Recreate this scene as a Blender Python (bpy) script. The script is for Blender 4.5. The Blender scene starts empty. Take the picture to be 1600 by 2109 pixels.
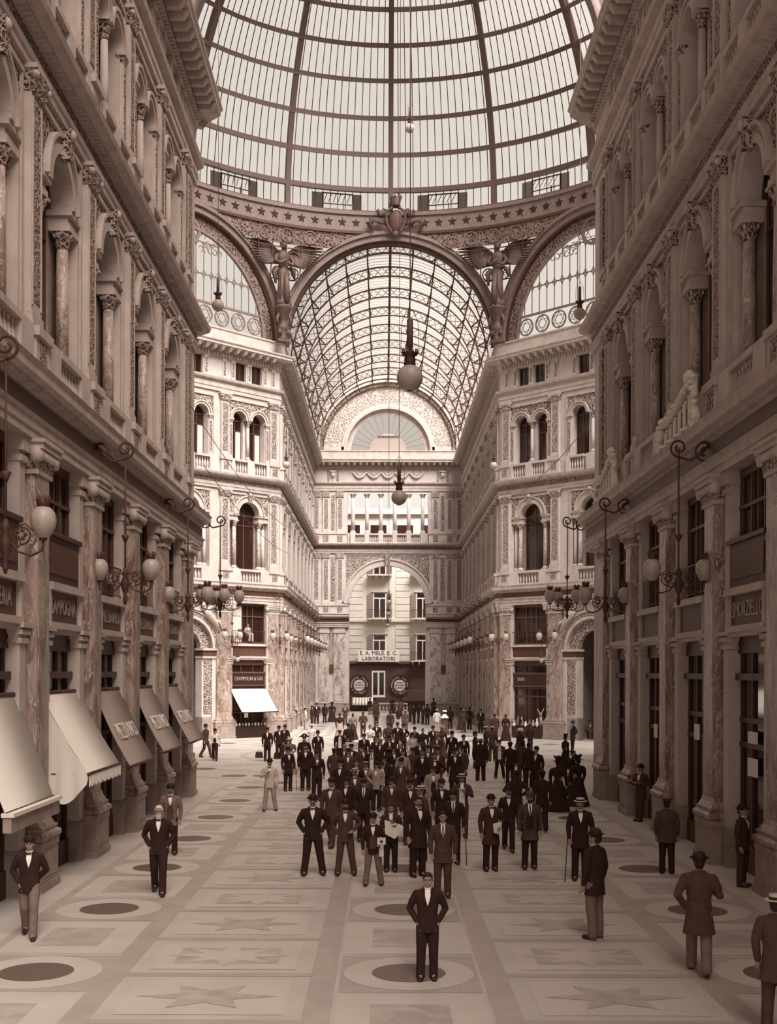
import bpy, bmesh, math, random
from math import sin, cos, pi, sqrt, atan2, radians
from mathutils import Vector, Matrix
random.seed(7)
scene = bpy.context.scene
C = scene.collection
# ------------------------------------------------------------------ camera, sky, sun, exposure
CAMX, CAMH, HORIZ, VPX, FPX = -0.38, 4.4, 1385.0, 790.0, 2450.0
cam_d = bpy.data.cameras.new('camera'); cam = bpy.data.objects.new('camera', cam_d); C.objects.link(cam)
cam_d.sensor_fit = 'HORIZONTAL'; cam_d.sensor_width = 36.0; cam_d.lens = FPX / 1600 * 36.0
cam_d.shift_x = (800 - VPX) / 1600; cam_d.shift_y = (HORIZ - 1054.5) / 1600
cam_d.clip_start = 0.1; cam_d.clip_end = 600
cam.matrix_world = Matrix.Translation((CAMX, 0, CAMH)) @ Matrix.Rotation(pi/2, 4, 'X') @ Matrix.Rotation(0.003, 4, 'Z')
scene.camera = cam
vs = scene.view_settings
vs.view_transform = 'Standard'; vs.look = 'None'; vs.gamma = 1.0; vs.use_curve_mapping = False
vs.exposure = 0.0
try: scene.cycles.use_denoising = True
except Exception: pass
try:
    scene.cycles.max_bounces = 6; scene.cycles.diffuse_bounces = 4; scene.cycles.transparent_max_bounces = 16
except Exception: pass
w = bpy.data.worlds.new('overcast_sky'); scene.world = w; w.use_nodes = True
bgn = w.node_tree.nodes['Background']; bgn.inputs[0].default_value = (0.95, 0.885, 0.80, 1); bgn.inputs[1].default_value = 1.0
def sun(name, energy, angle, direction, col):
    l = bpy.data.lights.new(name, 'SUN'); l.energy = energy; l.angle = radians(angle); l.color = col
    o = bpy.data.objects.new(name, l); C.objects.link(o)
    o.rotation_euler = Vector(direction).to_track_quat('-Z', 'Y').to_euler(); o.location = (0, 60, 90)
    return o
sun('sun_through_haze', 18.5, 42, (-0.40, 0.74, -1.0), (1.0, 0.965, 0.93))

# ------------------------------------------------------------------ materials
MAT = {}
def nt_new(name):
    m = bpy.data.materials.new(name); m.use_nodes = True; t = m.node_tree
    return m, t, t.nodes['Principled BSDF']
def mat(name, col, rough=0.75, metal=0.0, var=0.0, vscale=3.0, spec=0.3, bump=0.0, bscale=40.0, stretch=None):
    m, t, b = nt_new(name)
    b.inputs['Base Color'].default_value = (*col, 1); b.inputs['Roughness'].default_value = rough
    b.inputs['Metallic'].default_value = metal; b.inputs['Specular IOR Level'].default_value = spec
    if var or bump:
        tc = t.nodes.new('ShaderNodeTexCoord'); mp = t.nodes.new('ShaderNodeMapping'); t.links.new(tc.outputs['Object'], mp.inputs[0])
        if stretch: mp.inputs['Scale'].default_value = stretch
    if var:
        n = t.nodes.new('ShaderNodeTexNoise'); n.inputs['Scale'].default_value = vscale; n.inputs['Detail'].default_value = 6
        t.links.new(mp.outputs[0], n.inputs['Vector'])
        r = t.nodes.new('ShaderNodeValToRGB'); r.color_ramp.elements[0].position = .3; r.color_ramp.elements[1].position = .72
        r.color_ramp.elements[0].color = (*[c*(1-var) for c in col], 1); r.color_ramp.elements[1].color = (*[min(1, c*(1+var*.6)) for c in col], 1)
        t.links.new(n.outputs['Fac'], r.inputs[0]); t.links.new(r.outputs[0], b.inputs['Base Color'])
    if bump:
        n = t.nodes.new('ShaderNodeTexNoise'); n.inputs['Scale'].default_value = bscale; n.inputs['Detail'].default_value = 3
        t.links.new(mp.outputs[0], n.inputs['Vector'])
        bp = t.nodes.new('ShaderNodeBump'); bp.inputs['Strength'].default_value = bump; bp.inputs['Distance'].default_value = .02
        t.links.new(n.outputs['Fac'], bp.inputs['Height']); t.links.new(bp.outputs[0], b.inputs['Normal'])
    MAT[name] = m; return m
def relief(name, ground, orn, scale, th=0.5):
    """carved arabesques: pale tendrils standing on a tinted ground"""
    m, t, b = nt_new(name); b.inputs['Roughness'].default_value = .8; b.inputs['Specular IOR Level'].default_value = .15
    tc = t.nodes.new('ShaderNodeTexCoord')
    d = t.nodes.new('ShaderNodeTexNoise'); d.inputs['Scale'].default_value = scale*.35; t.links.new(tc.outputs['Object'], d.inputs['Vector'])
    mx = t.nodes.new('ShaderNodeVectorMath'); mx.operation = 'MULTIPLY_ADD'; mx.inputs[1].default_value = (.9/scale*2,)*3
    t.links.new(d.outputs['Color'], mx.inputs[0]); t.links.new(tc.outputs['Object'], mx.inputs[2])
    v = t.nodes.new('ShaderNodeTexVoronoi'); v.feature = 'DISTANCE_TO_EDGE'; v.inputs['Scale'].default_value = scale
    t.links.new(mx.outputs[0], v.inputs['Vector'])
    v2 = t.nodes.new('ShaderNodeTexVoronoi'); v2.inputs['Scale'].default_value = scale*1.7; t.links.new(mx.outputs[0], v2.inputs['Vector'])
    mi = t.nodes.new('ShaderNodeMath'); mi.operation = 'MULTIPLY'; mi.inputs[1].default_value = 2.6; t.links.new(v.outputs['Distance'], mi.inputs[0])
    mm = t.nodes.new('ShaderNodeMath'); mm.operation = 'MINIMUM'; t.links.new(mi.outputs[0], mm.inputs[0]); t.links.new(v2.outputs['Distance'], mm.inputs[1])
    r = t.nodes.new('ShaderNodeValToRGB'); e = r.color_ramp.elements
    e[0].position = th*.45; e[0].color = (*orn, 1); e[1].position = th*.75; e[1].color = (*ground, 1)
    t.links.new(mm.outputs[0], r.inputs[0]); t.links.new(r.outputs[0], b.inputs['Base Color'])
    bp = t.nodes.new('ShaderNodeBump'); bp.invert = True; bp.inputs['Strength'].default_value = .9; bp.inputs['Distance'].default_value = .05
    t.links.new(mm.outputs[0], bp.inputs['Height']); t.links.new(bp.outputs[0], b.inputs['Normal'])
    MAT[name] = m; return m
def marble(name, c1, c2, vein, scale=1.2, stretch=(1, 1, .35)):
    m, t, b = nt_new(name); b.inputs['Roughness'].default_value = .38; b.inputs['Specular IOR Level'].default_value = .35
    tc = t.nodes.new('ShaderNodeTexCoord'); oi = t.nodes.new('ShaderNodeObjectInfo')
    ad = t.nodes.new('ShaderNodeVectorMath'); ad.operation = 'ADD'; t.links.new(tc.outputs['Object'], ad.inputs[0]); t.links.new(oi.outputs['Location'], ad.inputs[1])
    mp = t.nodes.new('ShaderNodeMapping'); mp.inputs['Scale'].default_value = stretch; t.links.new(ad.outputs[0], mp.inputs[0])
    n1 = t.nodes.new('ShaderNodeTexNoise'); n1.inputs['Scale'].default_value = scale; n1.inputs['Detail'].default_value = 8; n1.inputs['Distortion'].default_value = 2.2
    t.links.new(mp.outputs[0], n1.inputs['Vector'])
    r = t.nodes.new('ShaderNodeValToRGB'); e = r.color_ramp.elements
    e[0].position = .36; e[0].color = (*c1, 1); e[1].position = .62; e[1].color = (*c2, 1)
    t.links.new(n1.outputs['Fac'], r.inputs[0])
    n2 = t.nodes.new('ShaderNodeTexNoise'); n2.inputs['Scale'].default_value = scale*1.3; n2.inputs['Detail'].default_value = 5; n2.inputs['Distortion'].default_value = 3
    t.links.new(mp.outputs[0], n2.inputs['Vector'])
    s = t.nodes.new('ShaderNodeMath'); s.operation = 'SUBTRACT'; s.inputs[1].default_value = .5; t.links.new(n2.outputs['Fac'], s.inputs[0])
    a = t.nodes.new('ShaderNodeMath'); a.operation = 'ABSOLUTE'; t.links.new(s.outputs[0], a.inputs[0])
    l = t.nodes.new('ShaderNodeMath'); l.operation = 'LESS_THAN'; l.inputs[1].default_value = .016; t.links.new(a.outputs[0], l.inputs[0])
    x = t.nodes.new('ShaderNodeMixRGB'); x.inputs[2].default_value = (*vein, 1); t.links.new(l.outputs[0], x.inputs[0]); t.links.new(r.outputs[0], x.inputs[1])
    t.links.new(x.outputs[0], b.inputs['Base Color']); MAT[name] = m; return m
def pane(name, tint, white=0.0, alb=(.8, .7, .6)):
    """thin glass: clear part lets sky and sun through, dusty part scatters"""
    m = bpy.data.materials.new(name); m.use_nodes = True; t = m.node_tree; t.nodes.clear()
    o = t.nodes.new('ShaderNodeOutputMaterial'); tr = t.nodes.new('ShaderNodeBsdfTransparent'); tr.inputs[0].default_value = (*tint, 1)
    tl = t.nodes.new('ShaderNodeBsdfTranslucent'); tl.inputs[0].default_value = (*alb, 1)
    mx = t.nodes.new('ShaderNodeMixShader'); mx.inputs[0].default_value = white
    t.links.new(tr.outputs[0], mx.inputs[1]); t.links.new(tl.outputs[0], mx.inputs[2]); t.links.new(mx.outputs[0], o.inputs[0])
    MAT[name] = m; return m
STONE = (.51, .435, .395)
mat('stone', STONE, .8, var=.16, vscale=1.6)
mat('stone_trim', (.48, .40, .36), .75, var=.2, vscale=2.5)
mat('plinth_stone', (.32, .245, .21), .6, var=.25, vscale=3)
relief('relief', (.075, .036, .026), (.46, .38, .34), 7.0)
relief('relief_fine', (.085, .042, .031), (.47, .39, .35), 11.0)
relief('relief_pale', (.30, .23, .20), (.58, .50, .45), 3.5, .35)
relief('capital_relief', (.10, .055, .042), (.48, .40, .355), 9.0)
marble('marble_brown', (.16, .095, .072), (.36, .275, .235), (.46, .38, .33), 1.5)
marble('marble_pale', (.24, .175, .15), (.52, .44, .39), (.64, .57, .51), .9, (1, 1, .6))
marble('marble_column', (.24, .175, .145), (.42, .34, .30), (.6, .52, .46), 2.2, (1, 1, .5))
mat('dark_glass', (.024, .009, .006), .08, spec=.5)  # opaque; the dark of unlit rooms behind is put into its colour
mat('dark_wood', (.075, .030, .020), .5, var=.3, vscale=6, stretch=(6, 6, 1))
mat('window_frame', (.10, .05, .035), .5)
mat('curtain', (.55, .48, .43), .9, var=.15, vscale=8, stretch=(8, 8, .5))
mat('sign_field', (.10, .045, .032), .55, var=.2)
mat('sign_letter', (.36, .28, .23), .6)
mat('iron', (.080, .036, .026), .55, metal=.2)
mat('iron_pale', (.20, .14, .12), .6, var=.2, vscale=5)
mat('bronze', (.10, .060, .047), .6, metal=.0, var=.3, vscale=4)
pane('roof_glass', (.78, .78, .78), .12)
pane('dusty_glass', (.42, .38, .37), .4, (.34, .29, .27))
pane('dimming_glass', (.33, .29, .268), .25, (.30, .22, .18))  # tint added to the unseen near vault to dim and warm the wings
mat('globe_glass', (.40, .34, .30), .35, var=.12, vscale=6)
mat('canvas_white', (.74, .69, .62), .9, bump=.1)
mat('canvas_grey', (.36, .29, .255), .9, var=.15, vscale=10, stretch=(20, 1, 1))
mat('floor_light', (.52, .465, .415), .5, var=.10, vscale=1.1)
mat('floor_pale', (.55, .49, .437), .5, var=.07, vscale=1.1)
mat('floor_mid', (.425, .365, .32), .5, var=.12, vscale=2.0)
mat('floor_shape', (.46, .395, .35), .5, var=.22, vscale=3.2)
mat('floor_disc', (.17, .115, .095), .45, var=.25, vscale=60)
mat('cloth_black', (.030, .012, .009), .9)
mat('cloth_dark', (.055, .025, .018), .9, var=.2, vscale=10)
mat('cloth_brown', (.080, .043, .033), .9, var=.2, vscale=10)
mat('cloth_grey', (.18, .125, .105), .9, var=.2, vscale=10)
mat('cloth_tan', (.34, .265, .23), .9, var=.15, vscale=10)
mat('cloth_light', (.54, .47, .415), .9, var=.1, vscale=10)
mat('linen_white', (.78, .73, .67), .8)
mat('paper', (.72, .66, .60), .8, var=.08, vscale=30)
mat('skin', (.32, .21, .17), .6, var=.08, vscale=20)
mat('hair_dark', (.028, .012, .009), .7)
mat('hair_white', (.66, .58, .51), .8)
mat('felt_black', (.024, .010, .008), .7)
mat('felt_brown', (.10, .05, .035), .8)
mat('straw', (.52, .44, .38), .7, var=.1, vscale=60)
mat('shoe_leather', (.045, .020, .014), .4)
mat('plaster_pale', (.60, .54, .48), .85, var=.08)  # one even pale plaster colour
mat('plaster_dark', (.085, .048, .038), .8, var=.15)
mat('shutter', (.25, .19, .165), .7)
mat('black_paint', (.035, .014, .010), .5)
mat('street', (.50, .40, .33), .8, var=.15)
mat('brass', (.45, .32, .24), .35, metal=.4)

# ------------------------------------------------------------------ mesh builder
class MB:
    def __init__(s): s.v = []; s.f = []; s.m = []; s.s = []; s.mats = []; s.T = None
    def mi(s, name):
        if name not in s.mats: s.mats.append(name)
        return s.mats.index(name)
    def add(s, vs_, fs, mname, smooth=False):
        b = len(s.v); k = s.mi(mname)
        s.v += [tuple(s.T @ Vector(p)) for p in vs_] if s.T else [tuple(p) for p in vs_]
        for f in fs: s.f.append(tuple(b+i for i in f)); s.m.append(k); s.s.append(smooth)
        return s
    def box(s, x0, x1, y0, y1, z0, z1, m):
        return s.add([(x0,y0,z0),(x1,y0,z0),(x1,y1,z0),(x0,y1,z0),(x0,y0,z1),(x1,y0,z1),(x1,y1,z1),(x0,y1,z1)],
            [(0,3,2,1),(4,5,6,7),(0,1,5,4),(1,2,6,5),(2,3,7,6),(3,0,4,7)], m)
    def taper(s, x, y, z0, z1, hx0, hy0, hx1, hy1, m):
        return s.add([(x-hx0,y-hy0,z0),(x+hx0,y-hy0,z0),(x+hx0,y+hy0,z0),(x-hx0,y+hy0,z0),(x-hx1,y-hy1,z1),(x+hx1,y-hy1,z1),(x+hx1,y+hy1,z1),(x-hx1,y+hy1,z1)],
            [(0,3,2,1),(4,5,6,7),(0,1,5,4),(1,2,6,5),(2,3,7,6),(3,0,4,7)], m)
    def lathe(s, prof, cx, cy, m, n=12, z=0, a0=0, a1=2*pi, sy=1):
        full = abs(a1-a0-2*pi) < 1e-6; k = n if full else n+1; vs_ = []; fs = []
        for r, zz in prof:
            for i in range(k):
                a = a0+(a1-a0)*i/n; vs_.append((cx+r*cos(a), cy+r*sin(a)*sy, z+zz))
        for j in range(len(prof)-1):
            for i in range(n):
                i2 = (i+1) % k; fs.append((j*k+i, j*k+i2, (j+1)*k+i2, (j+1)*k+i))
        if full: fs.append(tuple(reversed(range(k)))); fs.append(tuple((len(prof)-1)*k+i for i in range(k)))
        return s.add(vs_, fs, m, True)
    def tube(s, pts, r, m, n=6, closed=False, smooth=True):
        pts = [Vector(p) for p in pts]; rs = r if isinstance(r, (list, tuple)) else [r]*len(pts); vs_ = []; fs = []
        up = Vector((0, 0, 1)); pu = None
        for i, p in enumerate(pts):
            a = pts[i-1] if (i > 0 or closed) else p; b = pts[(i+1) % len(pts)] if (i < len(pts)-1 or closed) else p
            t = (b-a).normalized() if (b-a).length > 1e-9 else Vector((0, 0, 1))
            if pu is None:
                u = t.cross(up)
                if u.length < .05: u = t.cross(Vector((1, 0, 0)))
            else: u = pu-t*pu.dot(t)
            u.normalize(); pu = u; v = u.cross(t)
            for k in range(n):
                q = p + (u*cos(2*pi*k/n+pi/n) + v*sin(2*pi*k/n+pi/n))*rs[i]; vs_.append(q)
        L = len(pts)
        for i in range(L if closed else L-1):
            for k in range(n):
                fs.append((i*n+k, i*n+(k+1) % n, ((i+1) % L)*n+(k+1) % n, ((i+1) % L)*n+k))
        if not closed: fs.append(tuple(reversed(range(n)))); fs.append(tuple((L-1)*n+k for k in range(n)))
        return s.add(vs_, fs, m, smooth and n > 4)
    def bar(s, p0, p1, r, m, n=4): return s.tube([p0, p1], r, m, n, smooth=n > 4)
    def slab(s, poly, y0, y1, m, sides=None):
        """poly = [(x,z)] extruded from y0 (front) to y1"""
        n = len(poly); vs_ = [(x, y0, z) for x, z in poly]+[(x, y1, z) for x, z in poly]
        s.add(vs_, [tuple(range(n)), tuple(reversed(range(n, 2*n)))], m)
        return s.add(vs_, [(i, i+n, (i+1) % n+n, (i+1) % n) for i in range(n)], sides or m)
    def ring(s, cx, cz, r0, r1, y0, y1, m, a0=0, a1=pi, n=24):
        vs_ = []; fs = []
        for i in range(n+1):
            a = a0+(a1-a0)*i/n; c, d = cos(a), sin(a)
            vs_ += [(cx+r0*c, y0, cz+r0*d), (cx+r1*c, y0, cz+r1*d), (cx+r1*c, y1, cz+r1*d), (cx+r0*c, y1, cz+r0*d)]
        for i in range(n):
            b = i*4
            for k in range(4): fs.append((b+k, b+(k+1) % 4, b+4+(k+1) % 4, b+4+k))
        if abs(a1-a0) < 2*pi-1e-6: fs += [(3, 2, 1, 0), tuple(n*4+k for k in range(4))]
        return s.add(vs_, fs, m)
    def sphere(s, c, rx, ry, rz, m, nu=12, nv=8, z0=-1, z1=1):
        vs_ = []; fs = []
        t0 = math.asin(z0); t1 = math.asin(z1)
        for j in range(nv+1):
            t = t0+(t1-t0)*j/nv
            for i in range(nu):
                a = 2*pi*i/nu; vs_.append((c[0]+rx*cos(t)*cos(a), c[1]+ry*cos(t)*sin(a), c[2]+rz*sin(t)))
        for j in range(nv):
            for i in range(nu): fs.append((j*nu+i, j*nu+(i+1) % nu, (j+1)*nu+(i+1) % nu, (j+1)*nu+i))
        fs.append(tuple(reversed(range(nu)))); fs.append(tuple(nv*nu+i for i in range(nu)))
        return s.add(vs_, fs, m, True)
    def sweep(s, prof, path, nrm, m, closed=False):
        """prof=[(offset,z)], path=[(x,y)], nrm=+1: offset to the left of travel"""
        P = [Vector(p) for p in path]; off = []
        for i, p in enumerate(P):
            d0 = (P[i]-P[i-1]).normalized() if i > 0 else None; d1 = (P[i+1]-P[i]).normalized() if i < len(P)-1 else None
            if d0 is None: d0 = d1
            if d1 is None: d1 = d0
            n0 = Vector((-d0.y, d0.x))*nrm; n1 = Vector((-d1.y, d1.x))*nrm
            mdir = (n0+n1).normalized(); off.append(mdir/max(.3, mdir.dot(n0)))
        k = len(prof); vs_ = []
        for i, p in enumerate(P):
            for o, z in prof: vs_.append((p.x+off[i].x*o, p.y+off[i].y*o, z))
        fs = [(i*k+j, i*k+j+1, (i+1)*k+j+1, (i+1)*k+j) for i in range(len(P)-1) for j in range(k-1)]
        fs += [tuple(range(k)), tuple(reversed([(len(P)-1)*k+j for j in range(k)]))]
        return s.add(vs_, fs, m)
    def mesh(s, name='mesh'):
        me = bpy.data.meshes.new(name); me.from_pydata(s.v, [], s.f)
        for n in s.mats: me.materials.append(MAT[n])
        me.polygons.foreach_set('material_index', s.m); me.polygons.foreach_set('use_smooth', s.s)
        me.update()
        bm = bmesh.new(); bm.from_mesh(me); bmesh.ops.recalc_face_normals(bm, faces=bm.faces); bm.to_mesh(me); bm.free()
        return me
def new(name, me, parent=None, loc=(0, 0, 0), rot=0, scale=None):
    if isinstance(me, MB): me = me.mesh(name)
    o = bpy.data.objects.new(name, me); C.objects.link(o)
    if parent: o.parent = parent
    o.location = loc
    if rot: o.rotation_euler = (0, 0, rot)
    if scale: o.scale = scale
    return o
def tag(o, label=None, cat=None, group=None, kind=None):
    if label: o['label'] = label
    if cat: o['category'] = cat
    if group: o['group'] = group
    if kind: o['kind'] = kind
    return o
def struct(o, label, cat='wall'): return tag(o, label, cat, kind='structure')
def text_mesh(txt, size, depth, m, align='CENTER', sx=1.0, arc=None):
    cu = bpy.data.curves.new('lettering', 'FONT'); cu.body = txt; cu.size = size; cu.extrude = depth; cu.align_x = align; cu.align_y = 'CENTER'
    cu.resolution_u = 2
    o = bpy.data.objects.new('lettering', cu); C.objects.link(o); o.rotation_euler = (pi/2, 0, 0)
    dg = bpy.context.evaluated_depsgraph_get(); dg.update()
    me = bpy.data.meshes.new_from_object(o.evaluated_get(dg)); C.objects.unlink(o); bpy.data.objects.remove(o)
    R = Matrix.Rotation(pi/2, 4, 'X') @ Matrix.Diagonal((sx, 1, 1, 1)); me.transform(R)
    me.materials.clear(); me.materials.append(MAT[m]); return me
# ------------------------------------------------------------------ facade kit (x along the wall, -y out of the wall, z up)
CACHE = {}
def K(key, fn):
    if key not in CACHE: CACHE[key] = fn().mesh(key)
    return CACHE[key]
def m_ped():
    b = MB(); b.box(-.68,.68,-.50,.0,0,.16,'plinth_stone').box(-.64,.64,-.46,.0,.16,.98,'plinth_stone').box(-.66,.66,-.48,0,.86,1.0,'plinth_stone')
    b.box(-.52,.52,-.475,-.46,.28,.78,'plinth_stone')
    for z0, z1, d0, d1 in ((1.0,1.05,.15,.20),(1.05,1.13,.20,.20),(1.13,1.19,.20,.13),(1.19,1.22,.12,.12),(1.22,1.27,.14,.14),(1.27,1.40,.10,.03),(1.40,1.5,.03,.01)):
        b.taper(0,-.10,z0,z1,.48+d0,.22+d0,.48+d1,.22+d1,'marble_brown')
    return b
def m_shaft():
    b = MB(); c = .07; b.v = []
    P = [(-.48,0),(-.48,-.32+c),(-.48+c,-.32),(.48-c,-.32),(.48,-.32+c),(.48,0)]
    vs_ = [(x,y,1.5) for x,y in P]+[(x,y,8.35) for x,y in P]; n = len(P)
    b.add(vs_, [(i,i+1,i+1+n,i+n) for i in range(n-1)], 'marble_brown')
    b.box(-.36,.36,-.335,-.31,1.8,8.05,'marble_brown'); return b
def m_cap():
    b = MB(); b.box(-.52,.52,-.36,0,8.33,8.42,'stone_trim'); b.taper(0,-.18,8.42,8.78,.50,.17,.62,.27,'capital_relief')
    for sx in (-1,1):
        b.T = Matrix.Translation((sx*.56,-.34,8.72)); b.lathe([(.03,-.16),(.13,-.14),(.15,0),(.13,.14),(.03,.16)],0,0,'stone_trim',10); b.T = None
    for k in range(7): b.sphere((-.42+k*.14,-.44,8.70),.055,.06,.10,'stone_trim',6,4)
    b.box(-.66,.66,-.50,0,8.8,8.92,'stone_trim').box(-.70,.70,-.54,0,8.92,9.0,'stone_trim'); return b
def m_jamb():      # slim stone respond with its own small capital, beside every shop opening
    b = MB(); b.box(-.2,.2,-.16,.30,0,4.95,'stone').box(-.24,.24,-.20,.30,0,.9,'plinth_stone')
    for z, d in ((4.95,.05),(5.03,.02),(5.12,.08),(5.25,.12)): b.box(-.2-d,.2+d,-.16-d,.3,z,z+.10,'stone_trim')
    b.box(-.17,.17,-.14,.30,6.3,9.0,'stone').box(-.2,.2,-.2,.3,8.5,8.62,'stone_trim').box(-.23,.23,-.24,.3,8.7,9.0,'stone_trim'); return b
def m_sign(w):     # framed signboard between the pilasters
    def f():
        b = MB(); b.box(-w,w,-.10,.2,5.42,6.18,'sign_field')
        b.box(-w-.06,w+.06,-.26,.1,6.14,6.30,'stone_trim').box(-w-.06,w+.06,-.22,.1,5.32,5.46,'stone_trim').box(-w-.02,w+.02,-.16,.1,5.22,5.32,'stone')
        for s in (-1,1): b.box(s*w-.07,s*w+.07,-.2,.1,5.4,6.2,'stone_trim'); b.taper(s*(w-.08),-.06,4.95,5.25,.04,.04,.10,.14,'stone_trim')
        return b
    return f
def m_shop(w):     # timber shopfront: frame, stall riser, transom rails
    def f():
        b = MB()
        for x in (-w+.07,-w*.33,w*.33,w-.07): b.box(x-.05,x+.05,.12,.24,.1,5.2,'dark_wood')
        b.box(-w,w,.08,.26,0,.55,'dark_wood').box(-w,w,.1,.24,2.75,2.87,'dark_wood').box(-w,w,.1,.24,3.3,3.42,'dark_wood').box(-w,w,.06,.26,4.85,5.25,'dark_wood')
        b.box(-w,w,.0,.2,4.25,4.4,'dark_wood'); return b
    return f
def m_plate(w, z0, z1, y=.18, m='dark_glass'):
    def f():
        b = MB(); b.box(-w,w,y,y+.02,z0,z1,m); return b
    return f
def m_mezz(w):     # mezzanine casement above the sign
    def f():
        b = MB()
        for x in (-w+.05,-.45,0,.45,w-.05): b.box(x-.035,x+.035,.10,.2,6.3,8.95,'window_frame')
        b.box(-w,w,.08,.2,8.82,9.0,'window_frame').box(-w,w,.08,.2,8.1,8.18,'window_frame').box(-w,w,.08,.2,6.28,6.4,'window_frame'); return b
    return f
def m_rail(w):
    def f():
        b = MB(); b.bar((-w,-.1,7.15),(w,-.1,7.15),.022,'iron'); b.bar((-w,-.1,6.42),(w,-.1,6.42),.015,'iron')
        k = int(w*2/.16)
        for i in range(k+1): x = -w+2*w*i/k; b.bar((x,-.1,6.4),(x,-.1,7.15),.009,'iron')
        return b
    return f
def m_apron(w):    # solid dark board with ornament across the mezzanine window
    def f():
        b = MB(); b.box(-w,w,-.12,-.06,6.32,7.32,'dark_wood').box(-w-.04,w+.04,-.2,-.04,7.3,7.4,'dark_wood'); b.box(-w+.15,w-.15,-.15,-.1,6.5,7.15,'sign_field'); return b
    return f
def m_pil2():
    b = MB(); b.box(-.42,.42,-.22,0,11.25,11.42,'stone_trim').box(-.40,.40,-.20,0,11.42,11.6,'stone_trim')
    b.box(-.36,.36,-.16,0,11.6,16.0,'stone').box(-.22,.22,-.175,-.15,11.85,15.85,'relief_fine')
    for s in (-1,1): b.box(s*.29-.03,s*.29+.03,-.185,-.15,11.75,15.92,'stone_trim')
    return b
def m_pil2cap():
    b = MB(); b.taper(0,-.10,16.0,16.4,.37,.12,.47,.22,'capital_relief')
    for s in (-1,1): b.sphere((s*.42,-.26,16.3),.09,.09,.09,'stone_trim',8,5)
    b.box(-.5,.5,-.32,0,16.4,16.5,'stone_trim'); return b
def m_pedestal2(): # balustrade pedestal under a pilaster, with a carved field
    b = MB(); b.box(-.5,.5,-.34,0,10.3,10.5,'stone_trim').box(-.46,.46,-.30,0,10.5,11.1,'stone').box(-.24,.24,-.315,-.29,10.58,11.02,'relief_fine').box(-.52,.52,-.38,0,11.08,11.27,'stone_trim'); return b
def m_pedestal3():
    b = MB(); b.T = Matrix.Translation((0,0,7.22)); b.box(-.46,.46,-.32,0,10.24,10.4,'stone_trim').box(-.42,.42,-.28,0,10.4,11.2,'stone').box(-.22,.22,-.295,-.27,10.55,11.05,'relief_fine').box(-.48,.48,-.36,0,11.18,11.36,'stone_trim'); return b
def m_bal(w, z0, z1, n, ends=True):
    def f():
        b = MB(); b.box(-w,w,-.26,-.02,z0,z0+.16,'stone_trim').box(-w,w,-.30,0,z1-.15,z1,'stone_trim')
        h = z1-z0-.31; P = [(.05,0),(.05,.06*h),(.028,.12*h),(.075,.38*h),(.06,.52*h),(.026,.80*h),(.05,.9*h),(.05,h)]
        for i in range(n):
            x = -w+2*w*(i+.5)/n; b.lathe(P, x, -.15, 'stone', 7, z0+.16)
        return b
    return f
def m_col(r, z0, z1, mcol='marble_column'):
    def f():
        b = MB(); h = z1-z0; b.box(-r*1.5,r*1.5,-r*1.5,r*1.5,z0,z0+.10,'stone_trim')
        b.lathe([(r*1.45,0),(r*1.5,.05),(r*1.2,.10),(r*1.05,.16)],0,0,'stone_trim',12,z0+.1)
        b.lathe([(r*1.03,0),(r,h*.35),(r*.88,h-.26-.42)],0,0,mcol,12,z0+.26)
        b.lathe([(r*.95,0),(r*1.05,.03),(r*1.0,.06),(r*1.25,.22),(r*1.7,.36)],0,0,'capital_relief',10,z1-.42)
        for a in range(4): b.sphere((r*1.4*cos(pi/4+a*pi/2),r*1.4*sin(pi/4+a*pi/2),z1-.12),r*.35,r*.35,.07,'stone_trim',6,4)
        b.box(-r*1.6,r*1.6,-r*1.6,r*1.6,z1-.06,z1,'stone_trim'); return b
    return f
def m_win_arch(r, z0, zs, curt=0):  # arched casement frame
    def f():
        b = MB(); b.ring(0,zs,r-.07,r,.30,.38,'window_frame',n=16)
        for x in (-r+.035,0,r-.035): b.box(x-.035,x+.035,.30,.38,z0,zs,'window_frame')
        b.box(-r,r,.29,.38,zs-.04,zs+.05,'window_frame').box(-r,r,.29,.38,z0,z0+.12,'window_frame').box(-.025,.025,.31,.37,zs,zs+r,'window_frame')
        b.box(-r,r,.29,.38,zs-.72,zs-.66,'window_frame')
        return b
    return f
def m_arch_pane(r, z0, zs):
    def f():
        b = MB(); P = [(-r,z0)]+[(r*cos(pi-pi*i/16),zs+r*sin(pi*i/16)) for i in range(17)]+[(r,z0)]
        b.slab(P, .34, .36, 'dark_glass'); return b
    return f
def m_curtain(x0, x1, z0, z1, y=.31):
    def f():
        b = MB(); n = 10; vs_ = []; 
        for i in range(n+1):
            x = x0+(x1-x0)*i/n; yy = y-.025*(i % 2)
            vs_ += [(x,yy,z0),(x,yy,z1)]
        b.add(vs_, [(2*i,2*i+2,2*i+3,2*i+1) for i in range(n)], 'curtain'); return b
    return f
def m_impost(w):
    def f():
        b = MB(); b.box(-w,w,-.26,.4,14.52,14.68,'stone_trim').box(-w+.02,w-.02,-.22,.4,14.68,14.84,'stone').box(-w-.06,w+.06,-.32,.4,14.84,14.97,'stone_trim'); return b
    return f
def m_archivolt(r0, r1, zs, key=True):
    def f():
        b = MB(); b.ring(0,zs,r0,r0+(r1-r0)*.45,-.10,.42,'stone_trim').ring(0,zs,r0+(r1-r0)*.45,r1-.07,-.06,.0,'stone').ring(0,zs,r1-.09,r1,-.15,0,'stone_trim')
        if key: b.taper(0,-.14,zs+r0-.08,zs+r1+.14,.11,.12,.17,.16,'capital_relief'); b.sphere((0,-.28,zs+r1+.02),.13,.09,.13,'stone_trim',8,5)
        return b
    return f
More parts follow.
